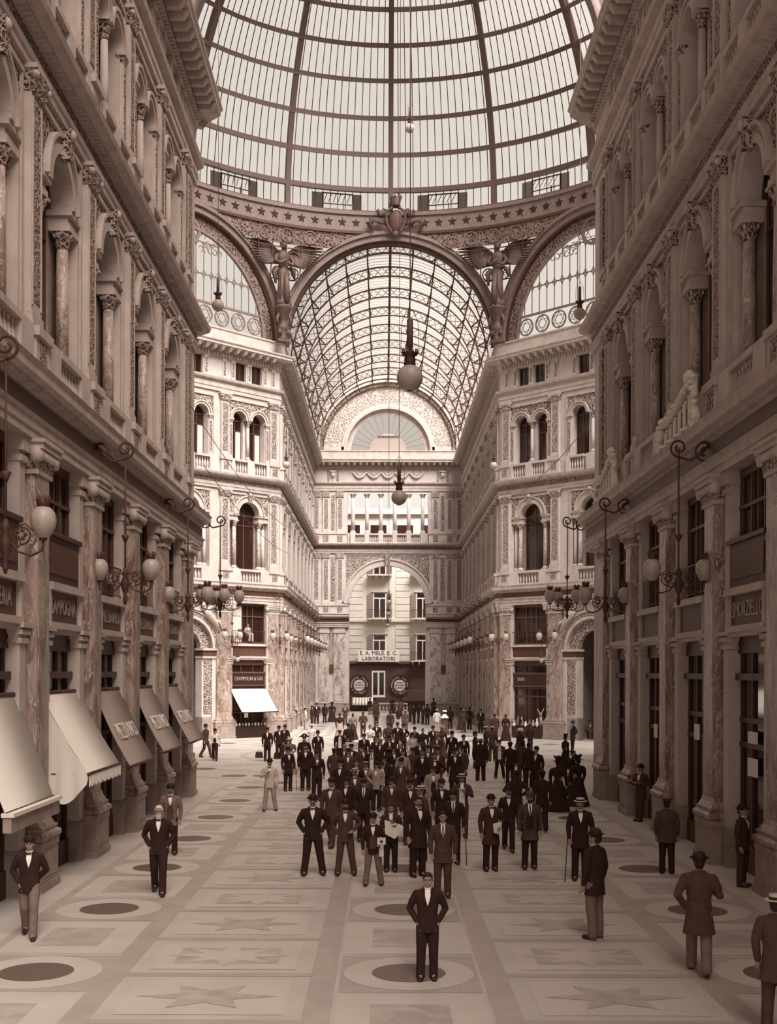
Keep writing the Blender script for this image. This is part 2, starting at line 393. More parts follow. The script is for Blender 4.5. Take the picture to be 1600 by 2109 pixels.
def m_pil3():
    b = MB(); b.box(-.40,.40,-.20,0,18.58,18.78,'stone_trim').box(-.34,.34,-.15,0,18.78,22.3,'stone').box(-.21,.21,-.165,-.14,19.0,22.15,'relief_fine'); 
    for s in (-1,1): b.box(s*.28-.03,s*.28+.03,-.175,-.14,18.95,22.2,'stone_trim')
    return b
def m_pil3cap():
    b = MB(); b.taper(0,-.10,22.3,22.7,.35,.11,.45,.2,'capital_relief').box(-.48,.48,-.30,0,22.7,22.82,'stone_trim')
    for s in (-1,1): b.sphere((s*.4,-.24,22.6),.08,.08,.08,'stone_trim',8,5)
    return b
def m_small_pil():
    b = MB(); b.box(-.13,.13,-.10,.1,18.58,20.95,'stone').box(-.08,.08,-.115,-.09,18.8,20.8,'relief_fine').taper(0,-.04,20.95,21.15,.13,.07,.2,.12,'capital_relief').box(-.21,.21,-.17,.1,21.15,21.25,'stone_trim'); return b
def m_attic_win():
    b = MB(); b.box(-.52,.52,-.04,.1,23.72,23.82,'stone_trim')
    for x in (-.44,0,.44): b.box(x-.03,x+.03,.2,.27,23.8,25.05,'window_frame')
    b.box(-.44,.44,.2,.27,24.98,25.05,'window_frame'); return b
def m_attic_strip():
    b = MB(); b.box(-.15,.15,-.07,0,23.75,24.98,'stone').box(-.085,.085,-.08,-.06,23.95,24.85,'relief_fine').box(-.19,.19,-.11,0,24.9,25.06,'stone_trim'); return b
def arc_pts(cx, cz, r, a0, a1, n): return [(cx+r*cos(a0+(a1-a0)*i/n), cz+r*sin(a0+(a1-a0)*i/n)) for i in range(n+1)]

class Wall:
    def __init__(s, name, origin, rot, length, label):
        s.b = MB(); s.name = name; s.L = length
        s.root = bpy.data.objects.new(name, bpy.data.meshes.new(name)); C.objects.link(s.root)
        s.root.location = (*origin, 0); s.root.rotation_euler = (0, 0, rot); struct(s.root, label)
        s.M = Matrix.Translation((*origin, 0)) @ Matrix.Rotation(rot, 4, 'Z')
    def part(s, name, key, fn, x, parent=None, z=0, y=0, scale=None):
        o = new(name, K(key, fn), parent or s.root, (x if not parent else 0, y, z), scale=scale); return o
    def done(s):
        me = s.b.mesh(s.name); s.root.data = me; return s.root
    def pilaster(s, x, levels='g23', sx=1.0, sy=1.0):
        if 'g' in levels:
            p = s.part('pilaster', 'shaft', m_shaft, x, scale=(sx,sy,1)); s.part('pedestal', 'pedestal', m_ped, 0, p); s.part('capital', 'capital', m_cap, 0, p)
        p = s.part('upper_pilaster', 'pil2', m_pil2, x); s.part('capital', 'pil2cap', m_pil2cap, 0, p); s.part('pedestal', 'pedestal2', m_pedestal2, 0, p)
        p = s.part('upper_pilaster', 'pil3', m_pil3, x); s.part('capital', 'pil3cap', m_pil3cap, 0, p); s.part('pedestal', 'pedestal3', m_pedestal3, 0, p)
        s.part('attic_strip', 'attic_strip', m_attic_strip, x)
    def ground_bay(s, x0, x1, rh, shop=True, style='rail', awn=False, curtains=False):
        """bay between pilaster centres x0 and x1; rh = half width of the pier masonry"""
        b = s.b; c = (x0+x1)/2; w = (x1-x0)/2-rh
        for q in ((x0, x0+rh), (x1-rh, x1)): b.box(q[0], q[1], 0, .8, 0, 9.0, 'stone')
        b.box(x0+rh, x1-rh, .3, .8, 5.2, 6.3, 'stone')
        for d in (-1, 1): s.part('door_jamb', 'jamb', m_jamb, c+d*(w+.16))
        tagk = '%.2f' % w
        g = s.part('signboard', 'sign'+tagk, m_sign(w), c)
        f = s.part('shopfront', 'shop'+tagk, m_shop(w), c); s.part('pane', 'shopglass'+tagk, m_plate(w,.5,5.0), 0, f)
        f = s.part('mezzanine_window', 'mezz'+tagk, m_mezz(w), c); s.part('pane', 'mezzglass'+tagk, m_plate(w,6.3,9.0), 0, f)
        if curtains: s.part('curtain', 'mezzcurtain'+tagk, m_curtain(-w+.1,-.5,6.4,8.8,.09), 0, f)
        if style == 'rail': s.part('railing', 'rail'+tagk, m_rail(w), c)
        elif style == 'apron': s.part('apron_board', 'apron'+tagk, m_apron(w), c)
        return g, c, w
    def floor2(s, x0, x1):
        b = s.b; c = (x0+x1)/2; hw = (x1-x0)/2
        # masonry with a wide recess below the impost and the arch above it
        b.box(x0,x1,0,.6,10.3,11.25,'stone')
        W = 1.68
        for q in ((x0,c-W),(c+W,x1)): b.box(q[0],q[1],0,1.0,11.25,16.5,'stone')
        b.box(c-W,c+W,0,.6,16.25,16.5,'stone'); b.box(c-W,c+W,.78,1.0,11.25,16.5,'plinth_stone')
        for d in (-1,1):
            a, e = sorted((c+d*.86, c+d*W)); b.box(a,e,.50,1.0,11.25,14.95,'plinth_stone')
            b.box(c+d*(W+.02)-.05,c+d*(W+.02)+.05,-.06,0,11.3,16.3,'stone_trim')
        P = [(c-W,14.95)]+[(c+.9*cos(pi-pi*i/20),14.95+.9*sin(pi*i/20)) for i in range(21)]+[(c+W,14.95),(c+W,16.25),(c-W,16.25)]
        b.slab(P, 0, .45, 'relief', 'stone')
        b.box(c-W-.07,c+W+.07,-.07,0,16.25,16.36,'stone_trim')
        s.part('archivolt', 'archivolt2', m_archivolt(.86,1.30,14.95), c)
        for d in (-1,1):
            s.part('impost', 'impost2', m_impost(.40), c+d*1.27, y=.27)
            s.part('column', 'column2', m_col(.15,11.27,14.54), c+d*1.05, y=.22)
            s.part('column', 'column2b', m_col(.13,11.27,14.54,'stone'), c+d*1.50, y=.34)
            b.box(c+d*1.27-.40,c+d*1.27+.40,-.29,.1,10.3,11.27,'stone')
        f = s.part('arched_window', 'win2', m_win_arch(.86,11.27,14.95), c, y=.24); s.part('pane', 'pane2', m_arch_pane(.84,11.27,14.95), 0, f)
        s.part('balustrade', 'bal2', m_bal(.86,10.3,11.27,7), c)
        g = hw-1.67-.48
        if g > .2:
            for d in (-1,1):
                a, e = sorted((c+d*1.67, c+d*(hw-.46))); b.box(a,e,-.14,0,10.3,11.27,'stone')
    def floor3(s, x0, x1, gap=.82, curtain=(0, 1)):
        b = s.b; c = (x0+x1)/2; hw = (x1-x0)/2; r = .56; W = gap+r+.42
        b.box(x0,x1,0,.6,17.45,18.55,'stone')
        for q in ((x0,c-W),(c+W,x1)): b.box(q[0],q[1],0,.6,18.55,22.85,'stone')
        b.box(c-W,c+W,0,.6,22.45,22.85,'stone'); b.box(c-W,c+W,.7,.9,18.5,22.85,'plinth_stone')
        zs = 21.25
        for d in (-1,1):
            a, e = sorted((c+d*(gap+r), c+d*W)); b.box(a,e,0,.6,18.55,zs,'stone')
            b.box(c+d*(W+.01)-.05,c+d*(W+.01)+.05,-.06,0,18.6,22.5,'stone_trim')
        b.box(c-gap+r,c+gap-r,.3,.6,18.55,zs,'stone')
        P = [(c-W,zs)]
        for d in (-1,1): P += [(c+d*gap+(r+.02)*cos(pi-pi*i/14),zs+(r+.02)*sin(pi*i/14)) for i in range(15)]
        P += [(c+W,zs),(c+W,22.45),(c-W,22.45)]
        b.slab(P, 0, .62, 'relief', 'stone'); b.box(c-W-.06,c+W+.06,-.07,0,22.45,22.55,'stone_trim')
        for d in (-1,1):
            s.part('archivolt', 'archivolt3', m_archivolt(.56,.80,zs,False), c+d*gap)
            f = s.part('arched_window', 'win3', m_win_arch(.56,18.57,zs), c+d*gap, y=.2); s.part('pane', 'pane3', m_arch_pane(.54,18.57,zs), 0, f)
            if d in curtain: s.part('curtain', 'curtain3', m_curtain(.06,.48,18.7,20.5,.28), 0, f)
            s.part('balustrade', 'bal3', m_bal(.52,17.5,18.55,5), c+d*gap)
            s.part('window_pilaster', 'spil', m_small_pil, c+d*(gap+r+.17))
            b.box(c+d*(gap+.56+.15)-.17,c+d*(gap+.56+.15)+.17,-.28,.1,17.5,18.55,'stone')
        s.part('column', 'column3', m_col(.11,18.57,zs,'stone'), c, y=.10); b.box(c-.28,c+.28,-.28,.1,17.5,18.55,'stone')
        for d in (-1,1):
            a, e = sorted((c+d*(gap+.56+.32), c+d*(hw-.42)))
            if e-a > .1 and (e-a) < 3: b.box(a,e,-.12,0,17.5,18.55,'stone')
    def attic(s, x0, x1, wins=True):
        b = s.b; c = (x0+x1)/2
        if not wins: b.box(x0,x1,0,.6,22.85,26.9,'stone'); return
        b.box(x0,x1,0,.6,22.85,23.75,'stone'); b.box(x0,x1,0,.6,25.05,26.9,'stone')
        for q in ((x0,c-1.12),(c-.24,c+.24),(c+1.12,x1)): b.box(q[0],q[1],0,.6,23.75,25.05,'stone')
        for d in (-1,1):
            f = s.part('attic_window', 'atticwin', m_attic_win, c+d*.68); s.part('pane', 'atticpane', m_plate(.44,23.78,25.05,.24), 0, f)
            s.part('attic_strip', 'attic_strip', m_attic_strip, c+d*1.36)
        s.part('attic_strip', 'attic_strip', m_attic_strip, c)
# ------------------------------------------------------------------ the setting
AP, OC = 18.35, 63.5; HW = 7.6; YN, YF = 45.15, 81.85; YE = 121.0
YN0 = -18.0
# floor: pale marble with bands, framed panels, stars and glass-block discs set in rings
fb = MB()
def flat(x0, x1, y0, y1, z, m): fb.add([(x0,y0,z),(x1,y0,z),(x1,y1,z),(x0,y1,z)], [(0,1,2,3)], m)
def polyf(pts, z, m): fb.add([(x,y,z) for x, y in pts], [tuple(range(len(pts)))], m)
def disc(cx, cy, r, z, m, n=40): polyf([(cx+r*cos(2*pi*i/n), cy+r*sin(2*pi*i/n)) for i in range(n)], z, m)
fb.box(-30,30,-25,132,-.3,0,'floor_light')
def floor_run(ya, yb):
    """pattern repeating every 4.65 m along a wing"""
    for sx in (-1, 1):
        x0, x1 = sorted((sx*1.05, sx*1.42)); flat(x0,x1,ya,yb,.003,'floor_mid')
        x0, x1 = sorted((sx*4.1, sx*4.45)); flat(x0,x1,ya,yb,.003,'floor_mid')
        x0, x1 = sorted((sx*6.45, sx*6.62)); flat(x0,x1,ya,yb,.003,'floor_mid')
    k = 0
    y = 17.4 - 4.65*6
    while y < yb:
        if y > ya:
            for cx in (-5.45, 0, 5.45):
                h = 1.0
                flat(cx-h,cx+h,y-1.05,y+1.05,.004,'floor_mid'); disc(cx,y,.95,.007,'floor_pale'); disc(cx,y,.54,.010,'floor_disc')
                flat(cx-h,cx+h,y+1.05+.12,y+3.6-.12,.004,'floor_pale'); flat(cx-.55,cx+.5,y+1.65,y+3.0,.007,'floor_shape')
                polyf([(cx-.3,y+2.33),(cx,y+1.9),(cx+.3,y+2.33),(cx,y+2.75)],.009,'floor_mid')
            for sx in (-1, 1):
                a, e = sorted((sx*1.42, sx*4.1)); flat(a,e,y-.22,y-.02,.004,'floor_mid'); flat(a,e,y+2.1,y+2.3,.004,'floor_mid')
                c = (a+e)/2
                for j, yy in enumerate((y+1.04, y+3.36)):
                    flat(a+.25,e-.25,yy-.85,yy+.85,.005,'floor_pale')
                    st = []
                    n = 8 if j == 0 else 6
                    for i in range(2*n):
                        r = (.95, .66) if i % 2 == 0 else (.42, .30); an = pi*i/n
                        st.append((c+r[0]*cos(an), yy+r[1]*sin(an)))
                    if j == 0: flat(a+.55,e-.55,yy-.5,yy+.5,.008,'floor_shape'); polyf(st,.010,'floor_pale')
                    else: polyf(st,.010,'floor_shape')
        y += 4.65
floor_run(-10, 46); floor_run(82, 121)
# rosette of the octagon
for r0, r1, m in ((15.6,16.0,'floor_mid'),(12.4,12.7,'floor_mid'),(7.6,8.0,'floor_mid'),(3.0,3.2,'floor_mid')):
    n = 96
    fb.add([(r*cos(2*pi*i/n), OC+r*sin(2*pi*i/n), .003) for r in (r0, r1) for i in range(n)], [(i,(i+1) % n,n+(i+1) % n,n+i) for i in range(n)], m)
for i in range(16):
    a = 2*pi*i/16; u = Vector((cos(a), sin(a))); v = Vector((-sin(a), cos(a)))
    c = Vector((0, OC)); polyf([tuple(c+u*8.2), tuple(c+u*10.1+v*.8), tuple(c+u*12.2), tuple(c+u*10.1-v*.8)], .003, 'floor_shape')
    disc(*(c+u*14.1+v*0), .54, .006, 'floor_disc', 24)
for x, y in ((-4.6,47.3),(-6.7,50.4),(-3.5,52.0),(5.0,48.0),(-8.5,54)): disc(x, y, .54, .006, 'floor_disc', 24)
floor = new('floor', fb); struct(floor, 'pale patterned marble floor with rows of dark glass-block discs', 'floor')

def sub(o, label): o['label'] = label; return o
SIGN = {}
def lettering(parent, txt, size, x, z, y=-.13, sx=1.0, m='sign_letter'):
    o = new('lettering', text_mesh(txt, size, .008, m, sx=sx), parent, (x, y, z)); return o
# -- near wings
def near_wall(side):
    nm = 'wall_near_left' if side < 0 else 'wall_near_right'
    if side < 0:
        W = Wall(nm, (-HW, YN0), pi/2, YN-YN0, 'tall left arcade facade of carved stone over marble shop pilasters'); ys = [42.35-4.56*k for k in range(8)]
        xs = sorted(y-YN0 for y in ys)
    else:
        W = Wall(nm, (HW, YN), -pi/2, YN-YN0, 'tall shadowed right arcade facade of carved stone over dark marble pilasters'); ys = [41.9-4.62*k for k in range(8)]
        xs = sorted(YN-y for y in ys)
    L = W.L
    for x in xs: W.pilaster(x)
    bays = list(zip(xs[:-1], xs[1:]))
    for i, (a, e) in enumerate(bays):
        Y = YN0+(a+e)/2 if side < 0 else YN-(a+e)/2
        k = round((YN-Y)/4.6)
        st = ('apron' if (side < 0 and Y < 28) or (side > 0 and Y < 28) else 'rail')
        g, c, w = W.ground_bay(a, e, 1.0, style=st)
        SIGN[(side, round(Y))] = (g, W, c, w, Y)
        W.floor2(a, e); W.floor3(a, e, curtain=(1,) if i % 2 else ()); W.attic(a, e)
    # plain masonry at the octagon corner and behind the camera
    b = W.b; lo, hi = xs[0], xs[-1]
    for a, e in ((0, lo), (hi, L)):
        b.box(a, e, 0, .8, 0, 9.0, 'stone'); b.box(a, e, 0, .6, 9.0, 26.9, 'stone')
    b.box(lo, hi, .3, .8, 9.0, 10.3, 'stone'); b.box(lo, hi, 0, .6, 16.5, 17.45, 'stone')
    cx = (hi+L)/2 if side < 0 else lo/2
    b.box(cx-.3,cx+.3,-.08,0,11.4,16.2,'relief_fine').box(cx-.3,cx+.3,-.08,0,18.8,22.4,'relief_fine').box(cx-.6,cx+.6,-.2,0,0,1.4,'plinth_stone').box(cx-.5,cx+.5,-.12,0,1.5,8.7,'marble_brown')
    W.done(); return W
WL = near_wall(-1); WR = near_wall(1)
# -- far wings
def far_wall(side):
    L = YE-YF; nm = 'wall_far_left' if side < 0 else 'wall_far_right'
    W = Wall(nm, (-HW, YF) if side < 0 else (HW, YE), pi/2 if side < 0 else -pi/2, L,
             'receding %s facade of the far arm with rows of pilasters' % ('left' if side < 0 else 'right'))
    ys = [.95+4.65*k for k in range(9)]; xs = ys if side < 0 else sorted(L-y for y in ys)
    for x in xs: W.pilaster(x)
    for a, e in zip(xs[:-1], xs[1:]):
        W.ground_bay(a, e, .9); W.floor2(a, e); W.floor3(a, e, curtain=(1,)); W.attic(a, e)
    for a, e in ((0, xs[0]), (xs[-1], L)): W.b.box(a, e, 0, .8, 0, 9.0, 'stone'); W.b.box(a, e, 0, .6, 9.0, 26.9, 'stone')
    W.b.box(xs[0], xs[-1], .3, .8, 9.0, 10.3, 'stone'); W.b.box(xs[0], xs[-1], 0, .6, 16.5, 17.45, 'stone')
    W.done(); return W
far_wall(-1); far_wall(1)
# -- diagonal octagon facades
def diag_wall(side):
    L = 2*HW; S = sin(pi/4)
    if side < 0: org, rot, nm = (-AP, YF-(AP-HW)), pi/4, 'wall_octagon_left'
    else: org, rot, nm = (HW, YF), -pi/4, 'wall_octagon_right'
    W = Wall(nm, org, rot, L, 'bright diagonal octagon facade on the %s with an arched passage and balconied windows' % ('left' if side < 0 else 'right'))
    xs = [.6, 4.75, 10.45, 14.6]
    for i, x in enumerate(xs): W.pilaster(x, sx=1.28 if i in (1, 2) else 1.05, sy=.6)
    b = W.b
    for i, (a, e) in enumerate(zip(xs[:-1], xs[1:])):
        if i != 1:
            g, c, w = W.ground_bay(a, e, .58, curtains=(side < 0)); SIGN[('d', side, i)] = (g, W, c, w)
        W.floor2(a, e) ; W.floor3(a, e, gap=.82 if i != 1 else 1.0, curtain=(-1, 1) if side < 0 else (1,)); W.attic(a, e)
    for a, e in ((0, xs[0]), (xs[-1], L)): b.box(a, e, 0, .8, 0, 9.0, 'stone'); b.box(a, e, 0, .6, 9.0, 26.9, 'stone')
    b.box(xs[0], xs[-1], .3, .8, 9.0, 10.3, 'stone'); b.box(xs[0], xs[-1], 0, .6, 16.5, 17.45, 'stone')
    # arched passage
    c = L/2; zs = 5.95
    P = [(xs[1],zs)]+[(c+1.95*cos(pi-pi*i/24),zs+1.95*sin(pi*i/24)) for i in range(25)]+[(xs[2],zs),(xs[2],9.0),(xs[1],9.0)]
    b.slab(P, 0, .5, 'stone', 'stone')
    for d in (-1, 1):
        a, e = sorted((c+d*1.95, c+d*2.85)); b.box(a, e, 0, .8, 0, zs, 'stone')
        a, e = sorted((c+d*1.2, c+d*2.2)); b.box(a, e, .12, .8, 0, 5.3, 'stone'); b.box(a, e, .05, .8, 0, 1.45, 'plinth_stone')
        rp = MB(); rp.box(-.36,.36,.07,.12,1.7,5.05,'relief'); rp.ring(0,0,0,.0,0,0,'relief',n=1)
        new('relief_panel', rp, W.root, (c+d*1.7,0,0))
        b.box(min(c+d*1.15,c+d*2.4),max(c+d*1.15,c+d*2.4),-.08,.8,5.3,5.42,'stone_trim').box(min(c+d*1.2,c+d*2.3),max(c+d*1.2,c+d*2.3),-.02,.8,5.42,5.8,'sign_field').box(min(c+d*1.12,c+d*2.45),max(c+d*1.12,c+d*2.45),-.12,.8,5.8,5.95,'stone_trim')
    av = MB(); av.ring(0,zs,1.95,2.12,-.1,.3,'stone_trim').ring(0,zs,2.12,2.42,-.04,0,'relief_fine').ring(0,zs,2.42,2.5,-.1,0,'stone_trim').ring(0,zs,1.22,1.95,.3,.7,'relief')
    new('archivolt', av, W.root, (c,0,0))
    for d in (-1, 1):   # reclining figure carved in each spandrel
        f = MB(); pts = [(d*2.35,-.18,zs+1.1),(d*2.0,-.22,zs+1.75),(d*1.45,-.24,zs+2.25),(d*1.15,-.24,zs+2.55)]
        f.tube(pts,[.12,.2,.24,.16],'stone_trim',8); f.sphere((d*1.05,-.28,zs+2.82),.14,.14,.17,'stone_trim',8,6)
        f.tube([(d*1.3,-.28,zs+2.45),(d*1.7,-.32,zs+2.75),(d*2.1,-.3,zs+2.6)],[.08,.07,.05],'stone_trim',6); f.tube([(d*1.9,-.25,zs+1.8),(d*2.3,-.3,zs+1.75),(d*2.55,-.25,zs+1.2)],[.13,.1,.06],'stone_trim',6)
        new('carved_figure', f, W.root, (c,0,0))
    # the passage itself: side walls and a dim end with a doorway
    for d in (-1, 1):
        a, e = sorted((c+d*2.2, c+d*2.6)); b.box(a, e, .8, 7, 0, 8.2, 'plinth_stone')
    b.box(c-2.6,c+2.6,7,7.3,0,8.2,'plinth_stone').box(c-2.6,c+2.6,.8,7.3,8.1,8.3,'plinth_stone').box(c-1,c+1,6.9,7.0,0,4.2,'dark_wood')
    W.done(); return W
DL = diag_wall(-1); DR = diag_wall(1)
# -- unseen walls added over the side-arm mouths against light leaks; near diagonal faces
for s in (-1, 1):
    b = MB(); b.box(s*AP-(.3 if s > 0 else .3), s*AP+.3, OC-HW, OC-HW+.9, 0, 26.9, 'stone').box(s*AP-.3, s*AP+.3, OC+HW-.9, OC+HW, 0, 26.9, 'stone').box(s*AP-.3, s*AP+.3, OC-HW, OC+HW, 9, 26.9, 'stone')
    struct(new('wall_octagon_closure_'+('left' if s < 0 else 'right'), b), 'unseen wall added to close the octagon side beyond the %s facade' % ('left' if s < 0 else 'right'))
    d = 1 if s > 0 else -1
    b = MB(); b.T = Matrix.Translation((s*HW, YN, 0)) @ Matrix.Rotation(pi/4 if s > 0 else 3*pi/4, 4, 'Z'); b.box(0, 2*HW, *((-.6, 0) if s > 0 else (0, .6)), 0, 26.9, 'stone')
    struct(new('wall_octagon_near_'+('left' if s < 0 else 'right'), b), 'near diagonal face of the octagon on the %s, turned away' % ('left' if s < 0 else 'right'))

# -- end wall
def end_wall():
    W = Wall('wall_end', (-HW, YE), 0, 2*HW, 'pale end wall with great arch, colonnaded loggia and carved lunette'); b = W.b; c = HW
    for d in (-1, 1):
        X = lambda v: c+d*v
        def bx(v0, v1, y0, y1, z0, z1, m): a, e = sorted((X(v0), X(v1))); b.box(a, e, y0, y1, z0, z1, m)
        bx(3.9,7.6,0,1.4,0,11.35,'stone'); bx(4.25,7.6,0,1.0,11.35,16.5,'stone')
        bx(3.9,7.6,-.35,0,0,1.25,'plinth_stone'); bx(3.9,7.6,-.40,0,1.25,1.45,'stone_trim')
        for v0, v1 in ((4.35,5.45),(5.95,6.95)): 
            s_ = MB(); s_.box(-(v1-v0)/2,(v1-v0)/2,-.12,0,1.5,8.4,'marble_pale'); new('marble_slab', s_, W.root, (X((v0+v1)/2),0,0)); bx(v0-.08,v1+.08,-.2,0,8.4,8.62,'stone_trim'); bx(v0-.03,v1+.03,-.16,0,8.62,9.0,'stone')
        n = MB(); n.slab([(-.2,5.2),(.2,5.2),(.2,8.6),(0,9.1),(-.2,8.6)],-.1,0,'marble_brown'); new('pointed_niche', n, W.root, (X(5.7),0,0))
        bx(5.48,5.92,-.1,0,4.3,5.1,'sign_field')
        bx(3.95,7.6,-.2,0,10.35,11.25,'stone'); bx(3.95,7.6,-.28,0,11.15,11.3,'stone_trim')
        for v, m in ((4.85,1),(6.28,1),(7.25,1)):
            bx(v-.36,v+.36,-.14,0,11.3,16.0,'stone'); bx(v-.2,v+.2,-.155,0,11.8,15.8,'relief_fine'); bx(v-.4,v+.4,-.2,0,11.3,11.55,'stone_trim'); bx(v-.4,v+.4,-.22,0,16.0,16.5,'capital_relief'); bx(v-.26,v+.26,-.22,0,10.5,11.0,'relief_fine')
            bx(v-.34,v+.34,-.14,0,18.6,22.2,'stone'); bx(v-.19,v+.19,-.155,0,19.0,22.0,'relief_fine'); bx(v-.38,v+.38,-.22,0,22.2,22.8,'capital_relief'); bx(v-.26,v+.26,-.34,0,17.7,18.3,'relief_fine')
        bx(5.38,5.76,-.06,0,11.7,16.1,'relief'); bx(5.40,5.74,-.06,0,18.9,22.4,'relief')
        bx(4.1,7.6,0,1,16.5,22.85,'stone'); bx(4.15,7.6,-.28,0,17.5,18.5,'stone'); bx(4.1,7.6,-.34,0,18.42,18.58,'stone_trim')
        for v in (5.1, 6.05): bx(v-.1,v+.1,-.08,0,23.9,24.9,'relief_fine')
    b.box(c-4.25,c+4.25,0,1,16.25,18.55,'stone')
    P = [(c-4.25,11.35)]+[(c+3.9*cos(pi-pi*i/32),11.45+3.9*sin(pi*i/32)) for i in range(33)]+[(c+4.25,11.35),(c+4.25,16.3),(c-4.25,16.3)]
    b.slab(P, 0, 1.2, 'relief', 'stone'); b.box(0,2*HW,0,1,22.85,26.95,'stone')
    av = MB(); av.ring(0,11.4,3.82,4.0,-.2,.4,'stone_trim',n=40).ring(0,11.4,4.0,4.42,-.1,0,'stone',n=40).ring(0,11.4,4.42,4.62,-.2,0,'stone_trim',n=40); av.taper(0,-.25,15.2,16.4,.22,.15,.3,.2,'capital_relief'); new('archivolt', av, W.root, (c,0,0))
    for x in (-3.55,-2.13,-.71,.71,2.13,3.55): W.part('loggia_column', 'logcol', m_col(.2,18.58,22.6,'stone'), c+x, y=.25)
    for x in (-2.84,-1.42,0,1.42,2.84): W.part('loggia_balustrade', 'bal5', m_bal(.48,17.5,18.5,5), c+x)
    for x in (-3.55,-2.13,-.71,.71,2.13,3.55): b.box(c+x-.24,c+x+.24,-.3,.5,17.5,18.58,'stone')
    for k in range(5):   # garlands of the attic
        g = MB(); x0 = -3.6+k*1.44
        g.tube([(x0+1.44*i/10,-.1,24.75-.55*sin(pi*i/10)) for i in range(11)],[.07+.09*sin(pi*i/10) for i in range(11)],'stone_trim',8)
        g.ring(x0+.72,24.75,.0,.32,-.08,0,'stone',pi,2*pi,10); new('garland', g, W.root, (c,0,0))
    for d in (-1, 1):
        g = MB(); g.sphere((0,-.12,24.5),.26,.18,.32,'stone_trim',10,8); g.slab([(-.45,24.9),(-.3,24.2),(0,23.85),(.3,24.2),(.45,24.9),(0,25.05)],-.06,0,'stone'); g.sphere((0,-.2,24.8),.34,.14,.12,'stone_trim',8,5); new('carved_mask', g, W.root, (c+d*5.57,0,0))
    # tympanum with its lunette
    T = MB(); n = 40; P = [(c+4.3*cos(pi*i/n),26.95+4.3*sin(pi*i/n)) for i in range(n+1)]+[(c-7.55*cos(pi*i/n),26.95+7.55*sin(pi*i/n)) for i in range(n+1)]
    T.ring(c,26.95,4.3,7.6,0,.8,'relief_pale',n=48); T.ring(c,26.95,4.25,4.5,-.2,.3,'stone_trim',n=40).ring(c,26.95,4.5,4.75,-.1,0,'stone',n=40).ring(c,26.95,6.95,7.3,-.25,0,'stone_trim',n=48).ring(c,26.95,7.3,7.6,-.35,0,'stone',n=48)
    T.box(c-7.2,c-4.3,-.1,0,27.0,27.35,'stone_trim').box(c+4.3,c+7.2,-.1,0,27.0,27.35,'stone_trim')
    new('tympanum', T, W.root)
    l = MB(); l.ring(c,26.95,3.75,4.3,.25,.35,'stone_trim',n=40)
    for i in range(1, 16):
        a = pi*i/16; l.bar((c+1.9*cos(a),.3,26.95+1.9*sin(a)),(c+4.2*cos(a),.3,26.95+4.2*sin(a)),.035,'iron_pale')
    l.slab([(c-1.9,26.95),(c-1.75,27.7),(c-1.35,28.25),(c-1.0,28.45),(c+1.0,28.45),(c+1.35,28.25),(c+1.75,27.7),(c+1.9,26.95)],.28,.42,'canvas_grey'); l.box(c-1.1,c+1.1,.2,.4,28.42,28.56,'iron_pale')
    lu = new('fan_lunette', l, W.root); g = MB(); g.ring(c,26.95,1.8,4.3,.32,.34,'roof_glass',n=32); new('pane', g, lu)
    W.done(); return W
WE = end_wall()

# -- cornices: one continuous moulding per floor line
ENT = {
 1: ([(-.1,9.0),(.30,9.0),(.30,9.16),(.34,9.18),(.34,9.36),(.42,9.42),(.27,9.46),(.27,9.90),(.36,9.94),(.40,10.0),(.56,10.04),(.60,10.06),(.60,10.2),(.66,10.3),(-.1,10.34)], (.268,.285,9.52,9.84,'sign_field'), (.30,.46,9.92,10.03,.17,.09)),
 2: ([(-.1,16.5),(.12,16.5),(.12,16.64),(.16,16.68),(.16,16.84),(.08,16.88),(.08,17.2),(.2,17.24),(.34,17.28),(.52,17.32),(.56,17.36),(.60,17.48),(-.1,17.52)], (.08,.10,16.9,17.18,'relief_fine'), (.15,.34,17.2,17.29,.20,.10)),
 3: ([(-.1,22.85),(.1,22.85),(.1,23.08),(.14,23.1),(.14,23.3),(.1,23.32),(.1,23.5),(.3,23.56),(.34,23.7),(-.1,23.74)], None, None),
 4: ([(-.1,25.06),(.1,25.06),(.14,25.34),(.2,25.36),(.2,25.64),(.92,25.68),(.92,25.80),(1.0,25.9),(1.0,25.98),(.35,26.02),(.35,26.8),(.42,26.84),(.42,26.94),(-.1,26.98)], None, (.12,.26,25.14,25.34,.24,.12)),
}
PATHS = {'left': [(-HW,YN0),(-HW,YN),(-AP,YN+AP-HW)], 'right': [(AP,YN+AP-HW),(HW,YN),(HW,YN0)],
         'far': [(-AP,YF-(AP-HW)),(-HW,YF),(-HW,YE),(HW,YE),(HW,YF),(AP,YF-(AP-HW))]}
tn = 1
